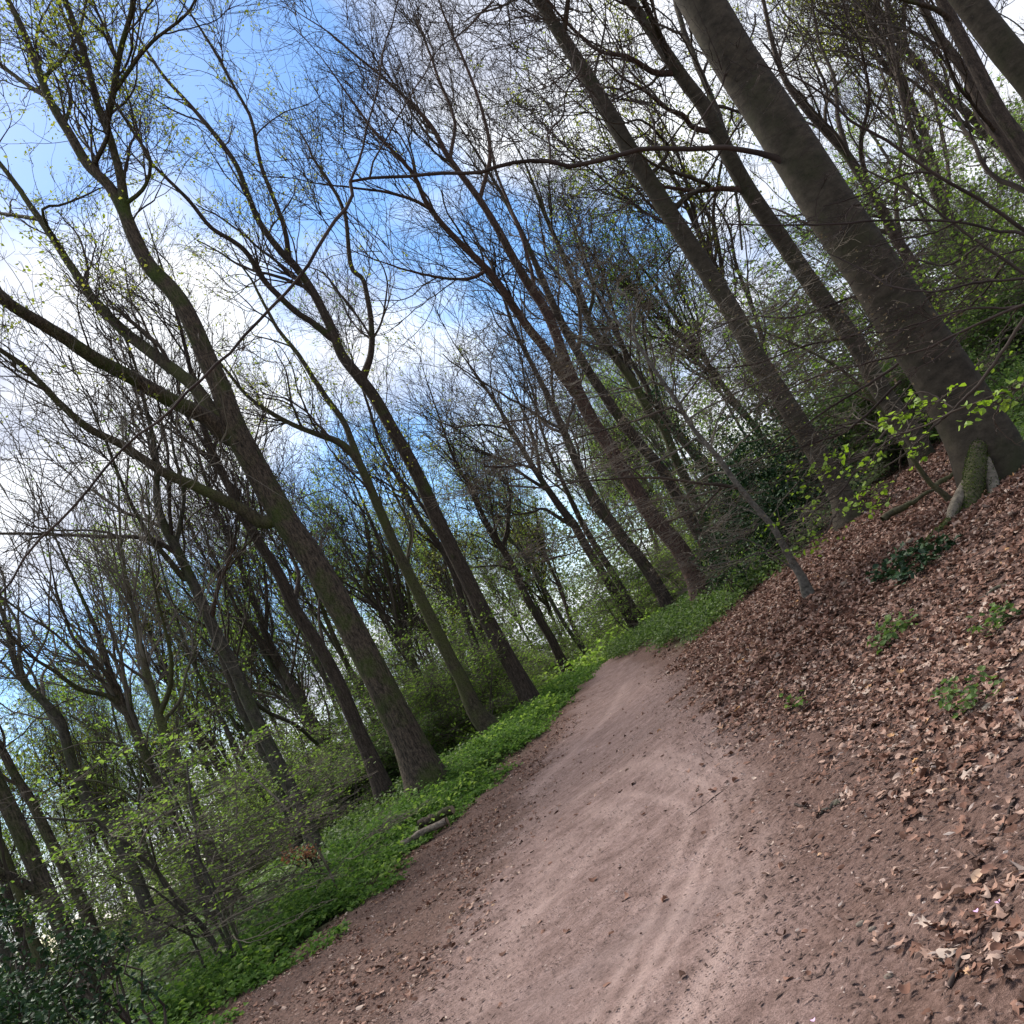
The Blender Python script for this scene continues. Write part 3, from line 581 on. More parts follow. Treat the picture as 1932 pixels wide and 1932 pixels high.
make_tree("oak_tree", "slim curved oak with mossy foot, first trunk left of the V-forked tree", 28,
    [(944, 1392, 46), (900, 1346, 36), (870, 1280, 30), (848, 1240, 28), (800, 1141, 26), (750, 1041, 23), (715, 960, 21), (675, 870, 18), (640, 835, 16), (600, 820, 12), (540, 795, 10), (470, 750, 8), (420, 690, 6)], M_mossy,
    [([(678, 875, 15), (650, 800, 13), (615, 750, 12), (565, 675, 10), (525, 625, 8), (490, 560, 6)], 2, 0, 3, 7), ([(790, 1120, 10), (770, 1060, 8), (775, 1000, 7), (745, 930, 5)], 2, 0, 2, 7)],
    ext=3, leaf=L_oak, nleaf=(2, .3), lsz=.09, cr=dict(L=(4, 2.4, 1.3, .6), n=(14, 6, 5, 4), tmin=.45))
make_tree("sycamore_tree", "thin straight trunk standing between the mossy-footed oak and the V-forked tree", 36,
    [(968, 1342, 22), (925, 1276, 18), (890, 1200, 16), (850, 1066, 14), (790, 976, 12), (750, 900, 10), (715, 830, 8)], M_brown, ext=5, leaf=L_fresh, nleaf=(2, .15), lsz=.09, cr=dict(L=(4.5, 2.4, 1.3, .6), n=(18, 6, 5, 3), tmin=.4))
make_tree("sycamore_tree", "second thin trunk tight beside the straight one left of the V-forked tree", 40,
    [(985, 1335, 17), (940, 1262, 14), (905, 1185, 12), (880, 1120, 11), (845, 1040, 9), (800, 960, 8)], M_brown, ext=5, q=.8, cr=dict(L=(4, 2.4, 1.3, .6), n=(14, 5, 5, 3), tmin=.4))
make_tree("ash_tree", "dark slender tree just left of the thickest oak's foot", 25,
    [(735, 1520, 42), (700, 1431, 34), (675, 1376, 31), (640, 1291, 29), (600, 1216, 27), (555, 1146, 26), (525, 1081, 24), (490, 1026, 22), (460, 976, 20), (430, 915, 17), (400, 850, 15), (380, 790, 13), (362, 710, 10)], M_brown,
    [([(555, 1140, 12), (562, 1085, 9), (550, 1050, 7)], 1, 0, 2, 6), ([(618, 1240, 8), (600, 1170, 6), (604, 1120, 5)], 1.5, 0, 2, 5)],
    ext=5, cr=dict(L=(4.6, 2.6, 1.3, .6), n=(15, 5, 5, 3), tmin=.4))
make_tree("ash_tree", "bare dark tree behind the nettles with a broken reddish side branch", 23,
    [(606, 1632, 34), (575, 1541, 30), (540, 1471, 29), (500, 1391, 28), (465, 1316, 27), (440, 1256, 26), (410, 1201, 25), (385, 1146, 24), (360, 1091, 22), (330, 1031, 21), (305, 981, 18), (295, 930, 15), (296, 880, 13), (285, 810, 10)], M_grey,
    [([(345, 1090, 12), (310, 1050, 11), (280, 1016, 10), (250, 966, 8), (220, 900, 6)], -2, 0, 3, 8), ([(400, 1170, 9), (415, 1100, 8), (432, 1060, 7), (446, 1022, 4)], -.5, 0, 0, 1, M_red),
     ([(330, 1035, 12), (340, 990, 10), (347, 930, 8), (330, 860, 6)], 1, 0, 3, 7), ([(470, 1320, 10), (505, 1345, 9), (560, 1370, 8), (600, 1405, 8)], 4, 0, 0, 3)],
    ext=4, cr=dict(L=(4.4, 2.5, 1.3, .6), n=(13, 5, 4, 3), tmin=.5))
make_tree("sycamore_tree", "greenish smooth trunk standing tight behind the tree with the broken branch", 29,
    [(590, 1655, 26), (565, 1600, 24), (530, 1500, 21), (515, 1455, 19), (480, 1391, 17), (450, 1330, 14), (425, 1260, 12)], M_grey, ext=6, q=.9, leaf=L_fresh, nleaf=(2, .2), cr=dict(L=(4.4, 2.5, 1.3, .6), n=(14, 6, 5, 4), tmin=.4))
make_tree("sycamore_tree", "pole-thin trunk in the gap between the thickest oak and its dark slender neighbour", 40,
    [(742, 1430, 15), (700, 1346, 13), (665, 1276, 12), (625, 1190, 11), (590, 1100, 9)], M_mossy, ext=6, q=.9, leaf=L_fresh, nleaf=(2, .2), cr=dict(L=(4, 2.5, 1.3, .6), n=(14, 6, 5, 3), tmin=.4))
make_tree("sycamore_tree", "ivy-flecked tree with fanned upright branches just right of the thickest oak", 36,
    [(858, 1425, 24), (820, 1336, 21), (795, 1290, 20), (775, 1240, 18), (750, 1170, 15), (735, 1090, 12)], M_mossy,
    [([(778, 1250, 12), (740, 1190, 10), (700, 1120, 8), (665, 1050, 6)], 2, 0, 3, 7), ([(770, 1235, 10), (775, 1160, 8), (765, 1080, 7), (740, 1010, 5)], -2, 0, 3, 7), ([(690, 1110, 9), (700, 1040, 7), (690, 980, 5)], 1, 0, 3, 5)],
    ext=5, leaf=L_fresh, nleaf=(2, .15), cr=dict(L=(4.6, 2.6, 1.4, .6), n=(14, 5, 4, 3), tmin=.3))
make_tree("sycamore_tree", "leaning many-branched tree in the green gap left of the dark slender tree", 37,
    [(690, 1535, 16), (655, 1480, 15), (620, 1416, 15), (600, 1390, 14), (565, 1336, 14), (535, 1291, 13), (500, 1236, 11), (480, 1190, 9)], M_grey,
    [([(560, 1335, 8), (520, 1310, 7), (480, 1300, 6), (435, 1290, 5)], 1, 0, 2, 7), ([(505, 1245, 7), (515, 1180, 6), (495, 1120, 5)], 1, 0, 3, 7), ([(620, 1400, 5), (622, 1350, 5), (600, 1290, 4)], 1, 0, 2, 5)],
    ext=5, cr=dict(L=(5, 2.8, 1.4, .65), n=(15, 5, 4, 3), tmin=.3))
make_tree("oak_tree", "stout dark trunk with a low side limb behind the holly bush", 17,
    [(160, 1850, 46), (130, 1780, 41), (105, 1720, 38), (78, 1660, 37), (55, 1606, 38), (25, 1541, 36), (0, 1490, 34), (-40, 1410, 32)], M_oak,
    [([(85, 1700, 26), (50, 1672, 23), (25, 1655, 20), (-10, 1640, 18), (-60, 1600, 15)], -1, 0, 3, 5)],
    ext=9, leaf=L_fresh, nleaf=(2, .1), cr=dict(L=(4, 2.4, 1.3, .6), n=(13, 5, 4, 3), tmin=.45))
make_tree("oak_tree", "thinner leaning trunk in the bottom left corner, left of the low-limbed one", 22,
    [(90, 1860, 26), (68, 1790, 24), (50, 1730, 23), (30, 1670, 21), (10, 1615, 19), (-20, 1540, 16)], M_mossy, ext=7, q=.8, cr=dict(L=(4, 2.4, 1.3, .6), n=(12, 5, 5, 3), tmin=.45))
make_tree("oak_tree", "dark trunk rising through green sprays, first to the right of the stout left-edge trunk", 21,
    [(195, 1820, 28), (165, 1731, 26), (140, 1676, 25), (110, 1616, 24), (85, 1566, 23), (58, 1510, 21), (30, 1466, 19), (-5, 1400, 17)], M_oak,
    ext=8, leaf=L_fresh, nleaf=(2, .1), cr=dict(L=(4.6, 2.6, 1.3, .6), n=(14, 5, 4, 3), tmin=.35))
make_tree("oak_tree", "tree with a long crooked stem behind the coppice, sweeping up to the left edge", 22,
    [(325, 1815, 34), (300, 1760, 31), (280, 1716, 29), (250, 1641, 28), (215, 1576, 26), (175, 1526, 25), (145, 1466, 23), (125, 1400, 22), (115, 1361, 20), (85, 1326, 18), (45, 1286, 15), (25, 1240, 13), (15, 1190, 11), (2, 1150, 9)], M_grey,
    [([(120, 1385, 10), (95, 1350, 9), (75, 1300, 7)], 1, 0, 2, 5), ([(60, 1300, 9), (40, 1260, 8), (35, 1200, 6)], 1, 0, 3, 6)],
    ext=5, leaf=L_fresh, nleaf=(2, .1), q=.75, twig=M_twig_g, cr=dict(L=(4.4, 2.5, 1.3, .6), n=(13, 5, 4, 3), tmin=.4))
make_tree("sycamore_tree", "fan-crowned tree behind the coppice, its limbs splitting low against the sky", 21,
    [(385, 1700, 24), (360, 1620, 22), (335, 1560, 21), (310, 1500, 21), (290, 1466, 20), (260, 1391, 19), (240, 1345, 18), (222, 1305, 15), (205, 1260, 13), (190, 1210, 11), (165, 1150, 8)], M_oak,
    [([(232, 1330, 13), (200, 1312, 11), (150, 1300, 10), (100, 1265, 8), (60, 1240, 6), (25, 1205, 5)], -2, 0 , 3, 8), ([(230, 1325, 9), (195, 1262, 8), (140, 1200, 7), (125, 1160, 5)], -1, 0 , 3, 8), ([(250, 1370, 9), (245, 1310, 8), (220, 1250, 7), (215, 1190, 5)], 2, 0, 3, 8)],
    ext=4, q=.75, twig=M_twig_g, cr=dict(L=(4.6, 2.7, 1.4, .65), n=(14, 5, 4, 3), tmin=.35))
make_tree("sycamore_tree", "forked mossy trunk rooted beside the coppice's right side", 19,
    [(456, 1728, 32), (430, 1666, 27), (400, 1611, 25), (380, 1556, 24), (350, 1476, 22), (325, 1416, 21), (305, 1366, 19), (290, 1310, 16), (275, 1260, 13), (262, 1200, 10)], M_mossy,
    [([(303, 1365, 13), (290, 1320, 12), (275, 1290, 10), (260, 1226, 8), (250, 1180, 6)], 2, 0, 3, 8), ([(300, 1350, 12), (318, 1300, 11), (320, 1240, 9), (305, 1170, 6)], -1, 0, 3, 8), ([(310, 1360, 8), (340, 1320, 7), (352, 1270, 6)], 1, 0, 3, 7)],
    ext=4, q=.75, twig=M_twig_g, cr=dict(L=(4.2, 2.5, 1.3, .6), n=(14, 5, 4, 3), tmin=.45))
make_tree("sycamore_tree", "slim tree at the far left verge, last trunk before the path's crest", 38,
    [(1086, 1290, 28), (1057, 1241, 20), (1039, 1203, 19), (1019, 1171, 18), (994, 1128, 17), (969, 1073, 16), (949, 1036, 15), (932, 1011, 12), (914, 978, 10), (890, 925, 8)], M_brown,
    [([(948, 1035, 7), (955, 1000, 6), (958, 960, 5)], 1, 0, 3, 8), ([(970, 1080, 5), (945, 1068, 4), (905, 1070, 3)], 0, 0, 1, 6)],
    ext=6, leaf=L_oak, nleaf=(2, .3), lsz=.10, cr=dict(L=(4.6, 2.6, 1.4, .6), n=(16, 5, 4, 3), tmin=.3))
# right of the path, far to near
make_tree("beech_tree", "slim dark tree at the path's bend, first trunk right of the crest", 36,
    [(1222, 1216, 26), (1192, 1173, 22), (1164, 1126, 20), (1132, 1073, 19), (1104, 1028, 18), (1082, 988, 18), (1064, 966, 17), (1035, 925, 14), (1005, 880, 12), (970, 820, 10), (935, 760, 7)], M_brown,
    [([(1076, 990, 9), (1050, 975, 8), (1025, 960, 6), (1010, 965, 5)], 0, 0, 2, 8), ([(1040, 930, 8), (1000, 905, 7), (950, 870, 5), (905, 850, 4)], 0, 0, 2, 12), ([(1020, 900, 8), (1010, 840, 7), (985, 770, 5)], 2, 0, 3, 7)],
    ext=4, cr=dict(L=(4.8, 3, 1.5, .7), n=(15, 5, 5, 3), tmin=.45))
make_tree("beech_tree", "thin trunk half hidden directly behind the first one right of the crest", 43,
    [(1224, 1184, 13), (1194, 1146, 17), (1169, 1103, 16), (1144, 1063, 15), (1120, 1025, 14), (1090, 970, 12), (1060, 905, 9), (1035, 850, 7)], M_brown, ext=6, q=.9, leaf=L_oak, nleaf=(2, .15), cr=dict(L=(4.6, 2.6, 1.4, .6), n=(18, 6, 5, 3), tmin=.4))
make_tree("beech_tree", "leaning brown trunk second along the right verge after the crest", 33,
    [(1280, 1178, 36), (1252, 1126, 28), (1227, 1083, 27), (1202, 1048, 26), (1177, 1018, 25), (1154, 986, 24), (1137, 966, 23), (1110, 920, 20), (1085, 865, 18), (1062, 810, 16), (1040, 760, 13), (1005, 690, 11), (970, 620, 8)], M_brown,
    [([(1150, 985, 9), (1120, 960, 8), (1098, 905, 7), (1090, 850, 5)], 1, 0, 2, 10)],
    ext=5, cr=dict(L=(4.6, 2.8, 1.4, .65), n=(16, 5, 4, 3), tmin=.4))
make_tree("beech_tree", "reddish-barked tree right of the path that forks halfway up", 27,
    [(1336, 1150, 52), (1312, 1091, 40), (1282, 1036, 38), (1249, 996, 36), (1224, 966, 34), (1203, 930, 33), (1175, 887, 32), (1150, 842, 31), (1118, 795, 30), (1088, 735, 28), (1070, 690, 24), (1041, 610, 22), (1020, 570, 21), (996, 535, 20), (966, 483, 18), (935, 425, 16), (900, 370, 14), (845, 295, 12), (815, 240, 10), (770, 190, 8), (715, 140, 6)], M_red,
    [([(1090, 742, 26), (1056, 700, 22), (1030, 660, 20), (1006, 630, 19), (966, 575, 17), (925, 515, 15), (860, 450, 13), (810, 390, 11), (780, 325, 9), (720, 260, 6)], -3, 0, 4, 13),
     ([(815, 395, 8), (780, 375, 7), (735, 362, 6), (690, 355, 5)], -1, -.8 , 3, 8), ([(905, 375, 9), (925, 300, 8), (915, 220, 7), (880, 120, 6), (850, 50, 5)], 1, 0, 3, 9),
     ([(850, 300, 8), (860, 230, 7), (830, 150, 6), (800, 60, 5)], 2, 0, 3, 8), ([(925, 515, 8), (890, 530, 7), (830, 528, 6), (760, 510, 4)], -2, -.8, 2, 8), ([(1010, 560, 9), (1000, 500, 8), (975, 420, 7), (940, 330, 6)], 2, 0, 3, 7)],
    ext=5, cr=dict(L=(4.4, 3.0, 1.6, .8), n=(15, 6, 5, 3), tmin=.55))
make_tree("beech_tree", "dark trunk running close behind the reddish forked tree", 34,
    [(1385, 1118, 34), (1340, 1042, 27), (1308, 990, 26), (1278, 937, 25), (1248, 885, 24), (1213, 845, 23), (1175, 797, 22), (1138, 742, 21), (1113, 705, 20), (1088, 662, 18), (1063, 617, 17), (1035, 555, 15), (1005, 485, 12), (975, 420, 10)], M_brown,
    [([(1090, 665, 9), (1095, 610, 8), (1085, 540, 6)], 1, 0, 3, 7)], ext=6, leaf=L_oak, nleaf=(2, .06), cr=dict(L=(4.6, 2.8, 1.5, .65), n=(14, 5, 4, 3), tmin=.45))
make_tree("beech_tree", "ivy-clad tree between the dark trunk and the grey sapling", 36,
    [(1335, 1030, 24), (1300, 920, 21), (1275, 867, 20), (1250, 805, 19), (1222, 770, 19), (1190, 715, 18), (1158, 672, 16), (1125, 630, 15), (1105, 592, 14), (1061, 480, 11), (1030, 410, 9)], M_mossy,
    [([(1110, 600, 8), (1120, 540, 7), (1100, 470, 5)], 1, 0, 3, 7), ([(1150, 660, 8), (1120, 655, 7), (1090, 640, 5)], 0, 0, 2, 8)],
    ext=5, leaf=L_dark, nleaf=(2, .05), cr=dict(L=(4.6, 2.6, 1.4, .6), n=(14, 5, 4, 3), tmin=.4))
make_tree("beech_tree", "straight grey-brown beech atop the leafy slope, leftmost of the three smooth trunks", 19,
    [(1604, 978, 58), (1592, 945, 46), (1565, 896, 44), (1524, 826, 44), (1476, 751, 43), (1430, 680, 43), (1391, 605, 42), (1345, 530, 41), (1293, 450, 40), (1245, 375, 39), (1198, 300, 38), (1155, 225, 35), (1111, 150, 32), (1048, 50, 28), (1012, -8, 26)], M_beech,
    [([(1262, 285, 7), (1240, 250, 6), (1210, 228, 5), (1180, 235, 4)], -2, 0, 1, 5), ([(1306, 365, 10), (1340, 350, 9), (1275, 325, 8), (1235, 308, 6)], -2, 0, 2, 6),
     ([(1180, 270, 8), (1140, 215, 7), (1120, 150, 6), (1135, 80, 5)], 3, 0, 3, 8)],
    ext=8, q=1.0, twig=M_twig, leaf=L_beech, nleaf=(1, .015), lsz=.05, lump=.02, cr=dict(L=(4.4, 2.8, 1.5, .7), n=(13, 5, 4, 3), tmin=.55, ang=((35, 70), (25, 55), (25, 60), (25, 65)), up=(.06, .05, .03, .02)))
make_tree("beech_tree", "mossy green-tinged beech with reddish side limbs, middle of the three smooth trunks", 21,
    [(1758, 900, 52), (1742, 868, 43), (1724, 826, 42), (1689, 776, 42), (1656, 726, 41), (1616, 650, 40), (1541, 550, 39), (1473, 450, 37), (1406, 350, 36), (1353, 250, 34), (1328, 200, 32), (1290, 150, 30), (1256, 100, 28), (1223, 50, 25), (1180, -8, 22)], M_beech,
    [([(1400, 358, 12), (1370, 355, 11), (1345, 355, 10), (1311, 360, 9), (1280, 352, 8), (1256, 350, 7), (1220, 320, 5)], -1, 0, 3, 10, M_red),
     ([(1310, 240, 11), (1290, 215, 10), (1261, 205, 9), (1216, 170, 7), (1180, 150, 5)], -2, 0, 3, 10, M_red), ([(1240, 138, 12), (1205, 118, 11), (1176, 105, 10), (1130, 95, 8), (1090, 62, 7), (1056, 30, 5)], -2, 0, 3, 12, M_red),
     ([(1395, 330, 17), (1372, 270, 15), (1350, 210, 14), (1325, 150, 13), (1290, 60, 12), (1270, -10, 10)], 3, 0, 4, 9), ([(1390, 350, 6), (1395, 420, 5), (1400, 470, 5)], -1, 0, 0, 5), ([(1265, 110, 15), (1225, 30, 13), (1200, -20, 12)], -2, 0, 4, 8)],
    ext=7, leaf=L_beech, nleaf=(1, .015), lsz=.05, lump=.02, cr=dict(L=(4.6, 2.8, 1.5, .7), n=(11, 5, 4, 3), tmin=.5, ang=((35, 70), (25, 55), (25, 60), (25, 65)), up=(.05, .05, .03, .02)))
# the massive beech with its long limb, roots and moss
tb, bb, _ = make_tree("beech_tree", "massive smooth beech on mossy buttress roots with one long bare limb over the path", 11,
    [(1880, 905, 120), (1860, 850, 120), (1833, 800, 114), (1773, 700, 110), (1706, 600, 106), (1640, 500, 101), (1571, 400, 98), (1508, 300, 94), (1444, 200, 91), (1378, 100, 88), (1318, -5, 84), (1260, -100, 76)], M_beech,
    [([(1520, 330, 44), (1500, 314, 30), (1486, 306, 19), (1460, 297, 13), (1441, 290, 12), (1391, 281, 11), (1341, 283, 11), (1291, 288, 10.5), (1241, 290, 10), (1191, 296, 10), (1141, 309, 10), (1091, 317, 9.5), (1046, 304, 9), (996, 302, 8.5), (966, 308, 8.5), (925, 318, 8), (850, 325, 7.5), (780, 335, 7), (675, 337, 6)], -1.5, 0, 0, 4, M_bough),
     ([(668, 340, 7.6), (675, 372, 7.6), (665, 395, 7.6), (640, 430, 7.6), (615, 470, 7.6), (570, 530, 7.0), (520, 580, 6.5), (470, 630, 6.5), (410, 700, 5.9), (330, 770, 5.9), (235, 850, 5.4), (135, 966, 5.4), (90, 1006, 5.4), (50, 1051, 4.9), (15, 1110, 4.3), (-40, 1160, 4.3)], -2.0, -1.5, .5, 5, M_bough),
     ([(672, 338, 6), (688, 288, 5), (697, 232, 4), (720, 115, 3.5), (745, 30, 3)], .5, -1.5, 1, 5, M_bough),
     ([(697, 325, 5), (712, 285, 4), (735, 250, 3.5), (790, 160, 3), (830, 90, 2.5), (870, 60, 2)], .5, -1.47, .6, 4, M_bough),
     ([(1043, 302, 5), (1040, 255, 4.5), (1061, 215, 4), (1071, 165, 3)], .4, -.84, .5, 4, M_bough), ([(1291, 286, 5), (1311, 240, 4.5), (1336, 200, 4), (1361, 155, 3.5), (1401, 100, 3)], .4, -.39, .6, 5, M_bough),
     ([(1226, 288, 4.5), (1223, 255, 4), (1205, 222, 3.5), (1178, 208, 3)], .3, -.52, .5, 3, M_bough)],
    ext=9, lump=.03, sides=40, flareamt=.25, nocrown=True)
# limb starts on a shared distance: shift the child shoots on the limb to the limb's own distance
# crown, twigs, buttress roots and moss of the massive beech
_par = _
m3 = MB()
tw = crown_levels(m3, [(p, r, 8) for p, r, k in _par[2:]] , L=(1.2, .7, .4, .25), n=(8, 3, 3, 2), up=(.05, .03, .02, .0), ang=((30, 60), (30, 60), (30, 60), (30, 60)), rmin=.0028, thin=.18, wig=.14)
crown_levels(m3, [(_par[0][0], _par[0][1], 1)], L=(6, 3, 1.5, .7), n=(14, 6, 5, 4), tmin=.86, rmin=.006)
bc = m3.build("crown", M_bough, tb, bb)
M_moss = leafmat("moss_tufts", [(0, (.018, .035, .006)), (.6, (.05, .08, .012)), (1, (.12, .14, .03))], .15, .95)
m5 = MB()
for pts, d0, dd, mt, mossy in (([(1848, 835, 26), (1842, 880, 38), (1835, 920, 38), (1824, 958, 30)], 10.75, -.75, M_mossy, 1), ([(1828, 905, 20), (1812, 935, 23), (1798, 965, 22), (1785, 990, 10)], 10.4, -.6, M_pale, 0),
        ([(1858, 870, 24), (1868, 900, 27), (1880, 935, 25), (1893, 965, 14)], 10.6, -.7, M_pale, .06), ([(1905, 860, 50), (1935, 885, 44), (1985, 920, 30)], 10.9, -.5, M_beech, 0), ([(1805, 960, 16), (1785, 990, 14), (1760, 1012, 12), (1725, 1030, 8)], 10.0, -.5, M_mossy, .3)):
    P, R = line3(pts, 11, dd, d0)
    for i in range(1, len(P)):
        gz = float(ground_h(P[i, 0], P[i, 1])); P[i, 2] = max(P[i, 2], gz - .02) if i < len(P) - 1 else gz - R[i] * .5
        if d0 < 10.2: P[i, 2] = gz + .02
    a, b = resample(P, R, 26); m2 = MB(); tubes(m2, a[None], b[None], 16, lump=.12); m2.build("root", mt, tb, bb, sm=True)
    if mossy:
        n = int(9000 * mossy); k = rng.integers(0, 26, n); dr = nrm(rng.normal(size=(n, 3))); C = a[k] + dr * b[k][:, None] * rng.uniform(.9, 1.12, n)[:, None]; leaves(m5, C, .022, cl=1, spread=.004, width=.5)
m5.build("moss", M_moss, tb, bb)

# trees standing outside the right edge, stems crossing the top right corner
make_tree("beech_tree", "heavy leaning trunk cutting across the top right corner of the photo", 14,
    [(2340, 690, 78), (2200, 480, 70), (2050, 285, 64), (1940, 145, 60), (1893, 90, 58), (1825, 0, 54), (1760, -90, 48)], M_beech, ext=8, lump=.02, sides=28, cr=dict(L=(4.4, 2.6, 1.4, .6), n=(12, 5, 5, 4), tmin=.6))
make_tree("beech_tree", "darker stem beside the heavy leaning trunk in the top right corner", 17,
    [(2290, 760, 42), (2080, 500, 38), (1930, 275, 33), (1885, 210, 31), (1841, 125, 29), (1791, 30, 27), (1765, -30, 25)], M_brown, [([(1800, 45, 14), (1770, 20, 12), (1720, 5, 9), (1660, -10, 7)], -1, 0, 2, 6)], ext=8, cr=dict(L=(4.4, 2.6, 1.4, .6), n=(12, 6, 5, 4), tmin=.45))
make_tree("beech_tree", "third stem from the top right corner, slimmer and twiggy", 20,
    [(2200, 800, 32), (2050, 540, 28), (1960, 370, 27), (1916, 300, 26), (1866, 225, 24), (1816, 130, 21), (1766, 60, 19), (1730, -10, 16)], M_brown, [([(1880, 250, 10), (1835, 200, 8), (1800, 150, 7), (1780, 90, 5)], -2, 0, 2, 10)], ext=6, cr=dict(L=(4.6, 2.8, 1.5, .7), n=(14, 5, 4, 3), tmin=.3))
make_tree("oak_tree", "dark branching tree directly behind the massive beech on its right side", 26,
    [(1895, 830, 32), (1840, 730, 27), (1790, 620, 25), (1735, 520, 24), (1691, 450, 23), (1666, 400, 22), (1636, 350, 21), (1596, 290, 20), (1556, 245, 18), (1516, 200, 16), (1481, 150, 13), (1456, 75, 10), (1440, 0, 8)], M_brown,
    [([(1600, 292, 12), (1580, 220, 10), (1575, 150, 8), (1545, 80, 6), (1530, 0, 5)], 2, 0, 3, 8), ([(1640, 355, 10), (1625, 270, 9), (1640, 180, 7), (1620, 80, 5)], -2, 0, 3, 8), ([(1700, 460, 11), (1690, 380, 9), (1700, 290, 7), (1680, 190, 6)], 1, 0, 3, 8)],
    ext=4, cr=dict(L=(4.4, 2.8, 1.5, .7), n=(15, 5, 4, 3), tmin=.35))
make_tree("oak_tree", "slim dark tree seen through the gap right of the massive beech", 30,
    [(1990, 800, 24), (1915, 660, 21), (1850, 540, 20), (1795, 430, 18), (1750, 330, 16), (1715, 230, 14), (1690, 120, 11), (1670, 0, 8)], M_brown, [([(1780, 400, 9), (1790, 310, 8), (1770, 210, 6)], 2, 0, 3, 8)],
    ext=4, leaf=L_oak, nleaf=(2, .08), cr=dict(L=(4.6, 2.8, 1.5, .7), n=(14, 5, 4, 3), tmin=.3))
make_tree("sycamore_tree", "bent thin mossy stem leaning in front of the mossy green-tinged beech's foot", 14,
    [(1803, 955, 17), (1785, 935, 13), (1762, 920, 12), (1725, 870, 11), (1690, 815, 10), (1655, 765, 9), (1610, 715, 8), (1560, 680, 6), (1500, 650, 5)], M_mossy, ext=1.5, flareamt=.2, twig=M_twig_g, leaf=L_beech, nleaf=(1, .05), lsz=.05,
    cr=dict(L=(1.6, 1.0, .6, .3), n=(14, 5, 4, 3), up=(.02, .01, .0, .0), flat=.25, ang=((40, 75), (30, 60), (25, 60), (25, 60)), rmin=.0035, tmin=.2, thin=.5), sides=12)

# the grey sapling with level sprays
make_tree("beech_sapling", "pale grey crooked sapling on the leafy bank with level twiggy side branches", 12,
    [(1521, 1114, 22), (1509, 1081, 17), (1486, 1046, 16), (1470, 1012, 15), (1453, 987, 14), (1420, 950, 13), (1393, 917, 12.5), (1370, 885, 12), (1345, 850, 11.5), (1320, 825, 11), (1300, 797, 10), (1275, 755, 10), (1248, 717, 9), (1225, 682, 8), (1203, 650, 7), (1175, 622, 6), (1148, 580, 5), (1120, 545, 4), (1085, 520, 3)], M_sap,
    [([(1390, 918, 7), (1325, 912, 6), (1253, 903, 5.5), (1225, 902, 5), (1170, 902, 4), (1100, 907, 3.5), (1030, 918, 3)], -1, 0, .5, 5, M_twig), ([(1225, 902, 4), (1193, 880, 3.5), (1150, 867, 3), (1063, 873, 2.5), (990, 880, 2)], -.5, -.4, .4, 4, M_twig),
     ([(1315, 830, 5), (1288, 845, 4), (1238, 870, 4), (1183, 887, 3), (1100, 905, 2.5)], -.6, 0, .4, 4), ([(1278, 766, 5), (1238, 777, 4.5), (1188, 797, 4), (1125, 815, 3.5), (1063, 835, 3), (990, 870, 2)], .8, 0, .5, 6, M_twig),
     ([(1238, 720, 4), (1203, 735, 4), (1138, 750, 3), (1063, 765, 2.5), (1000, 790, 2)], -.8, 0, .5, 5), ([(1373, 922, 4), (1343, 955, 4), (1313, 972, 3.5), (1238, 997, 3), (1170, 1010, 2.5), (1090, 1040, 2)], -1.2, 0, .5, 5, M_twig),
     ([(1345, 845, 4), (1358, 817, 3.5), (1385, 785, 3), (1400, 755, 2)], .8, 0, .3, 2), ([(1483, 1022, 5), (1488, 1002, 4.5), (1515, 965, 4), (1550, 930, 3), (1590, 895, 2)], .6, 0, .4, 3, M_twig),
     ([(1203, 645, 4), (1193, 620, 4), (1195, 600, 3), (1185, 560, 2.5)], .6, 0, .3, 2), ([(1200, 655, 4), (1163, 652, 4), (1120, 650, 3), (1080, 628, 2.5), (1020, 600, 2)], -.7, 0, .4, 5),
     ([(1175, 622, 4), (1130, 622, 3.5), (1063, 610, 3), (990, 600, 2)], .5, 0, .4, 5, M_twig), ([(1280, 765, 5), (1300, 738, 4.5), (1325, 700, 4), (1365, 650, 3), (1400, 610, 2.5), (1450, 590, 2)], -1, 0, .5, 5),
     ([(1297, 792, 5), (1345, 762, 4), (1400, 735, 3.5), (1470, 700, 3), (1550, 650, 2.5), (1640, 610, 2)], -.8, 0, .5, 7), ([(1450, 985, 4), (1430, 970, 3.5), (1400, 955, 3), (1360, 948, 2.5), (1320, 950, 2)], .3, 0, .3, 4),
     ([(1475, 1040, 4), (1455, 1045, 4), (1430, 1030, 3), (1400, 1020, 2.5), (1370, 1035, 2)], -.3, 0, .3, 3), ([(1480, 1060, 4), (1440, 1045, 3), (1400, 1060, 2.5), (1340, 1075, 2)], -.6, 0, .3, 4)],
    ext=.8, flareamt=.5, lump=.05, sides=14, twig=M_twig_g, leaf=L_bud, nleaf=(1, .25), lsz=.028,
    cr=dict(L=(1.7, .9, .5, .25), n=(14, 5, 4, 3), up=(.03, .01, 0, 0), flat=.3, ang=((45, 80), (30, 65), (30, 65), (30, 65)), rmin=.0028, tmin=.25, thin=.25, wig=.15, sides=(5, 3, 3, 3)))
for (x, y) in ((1543, 1122), (1509, 1128), (1528, 1118)): pass

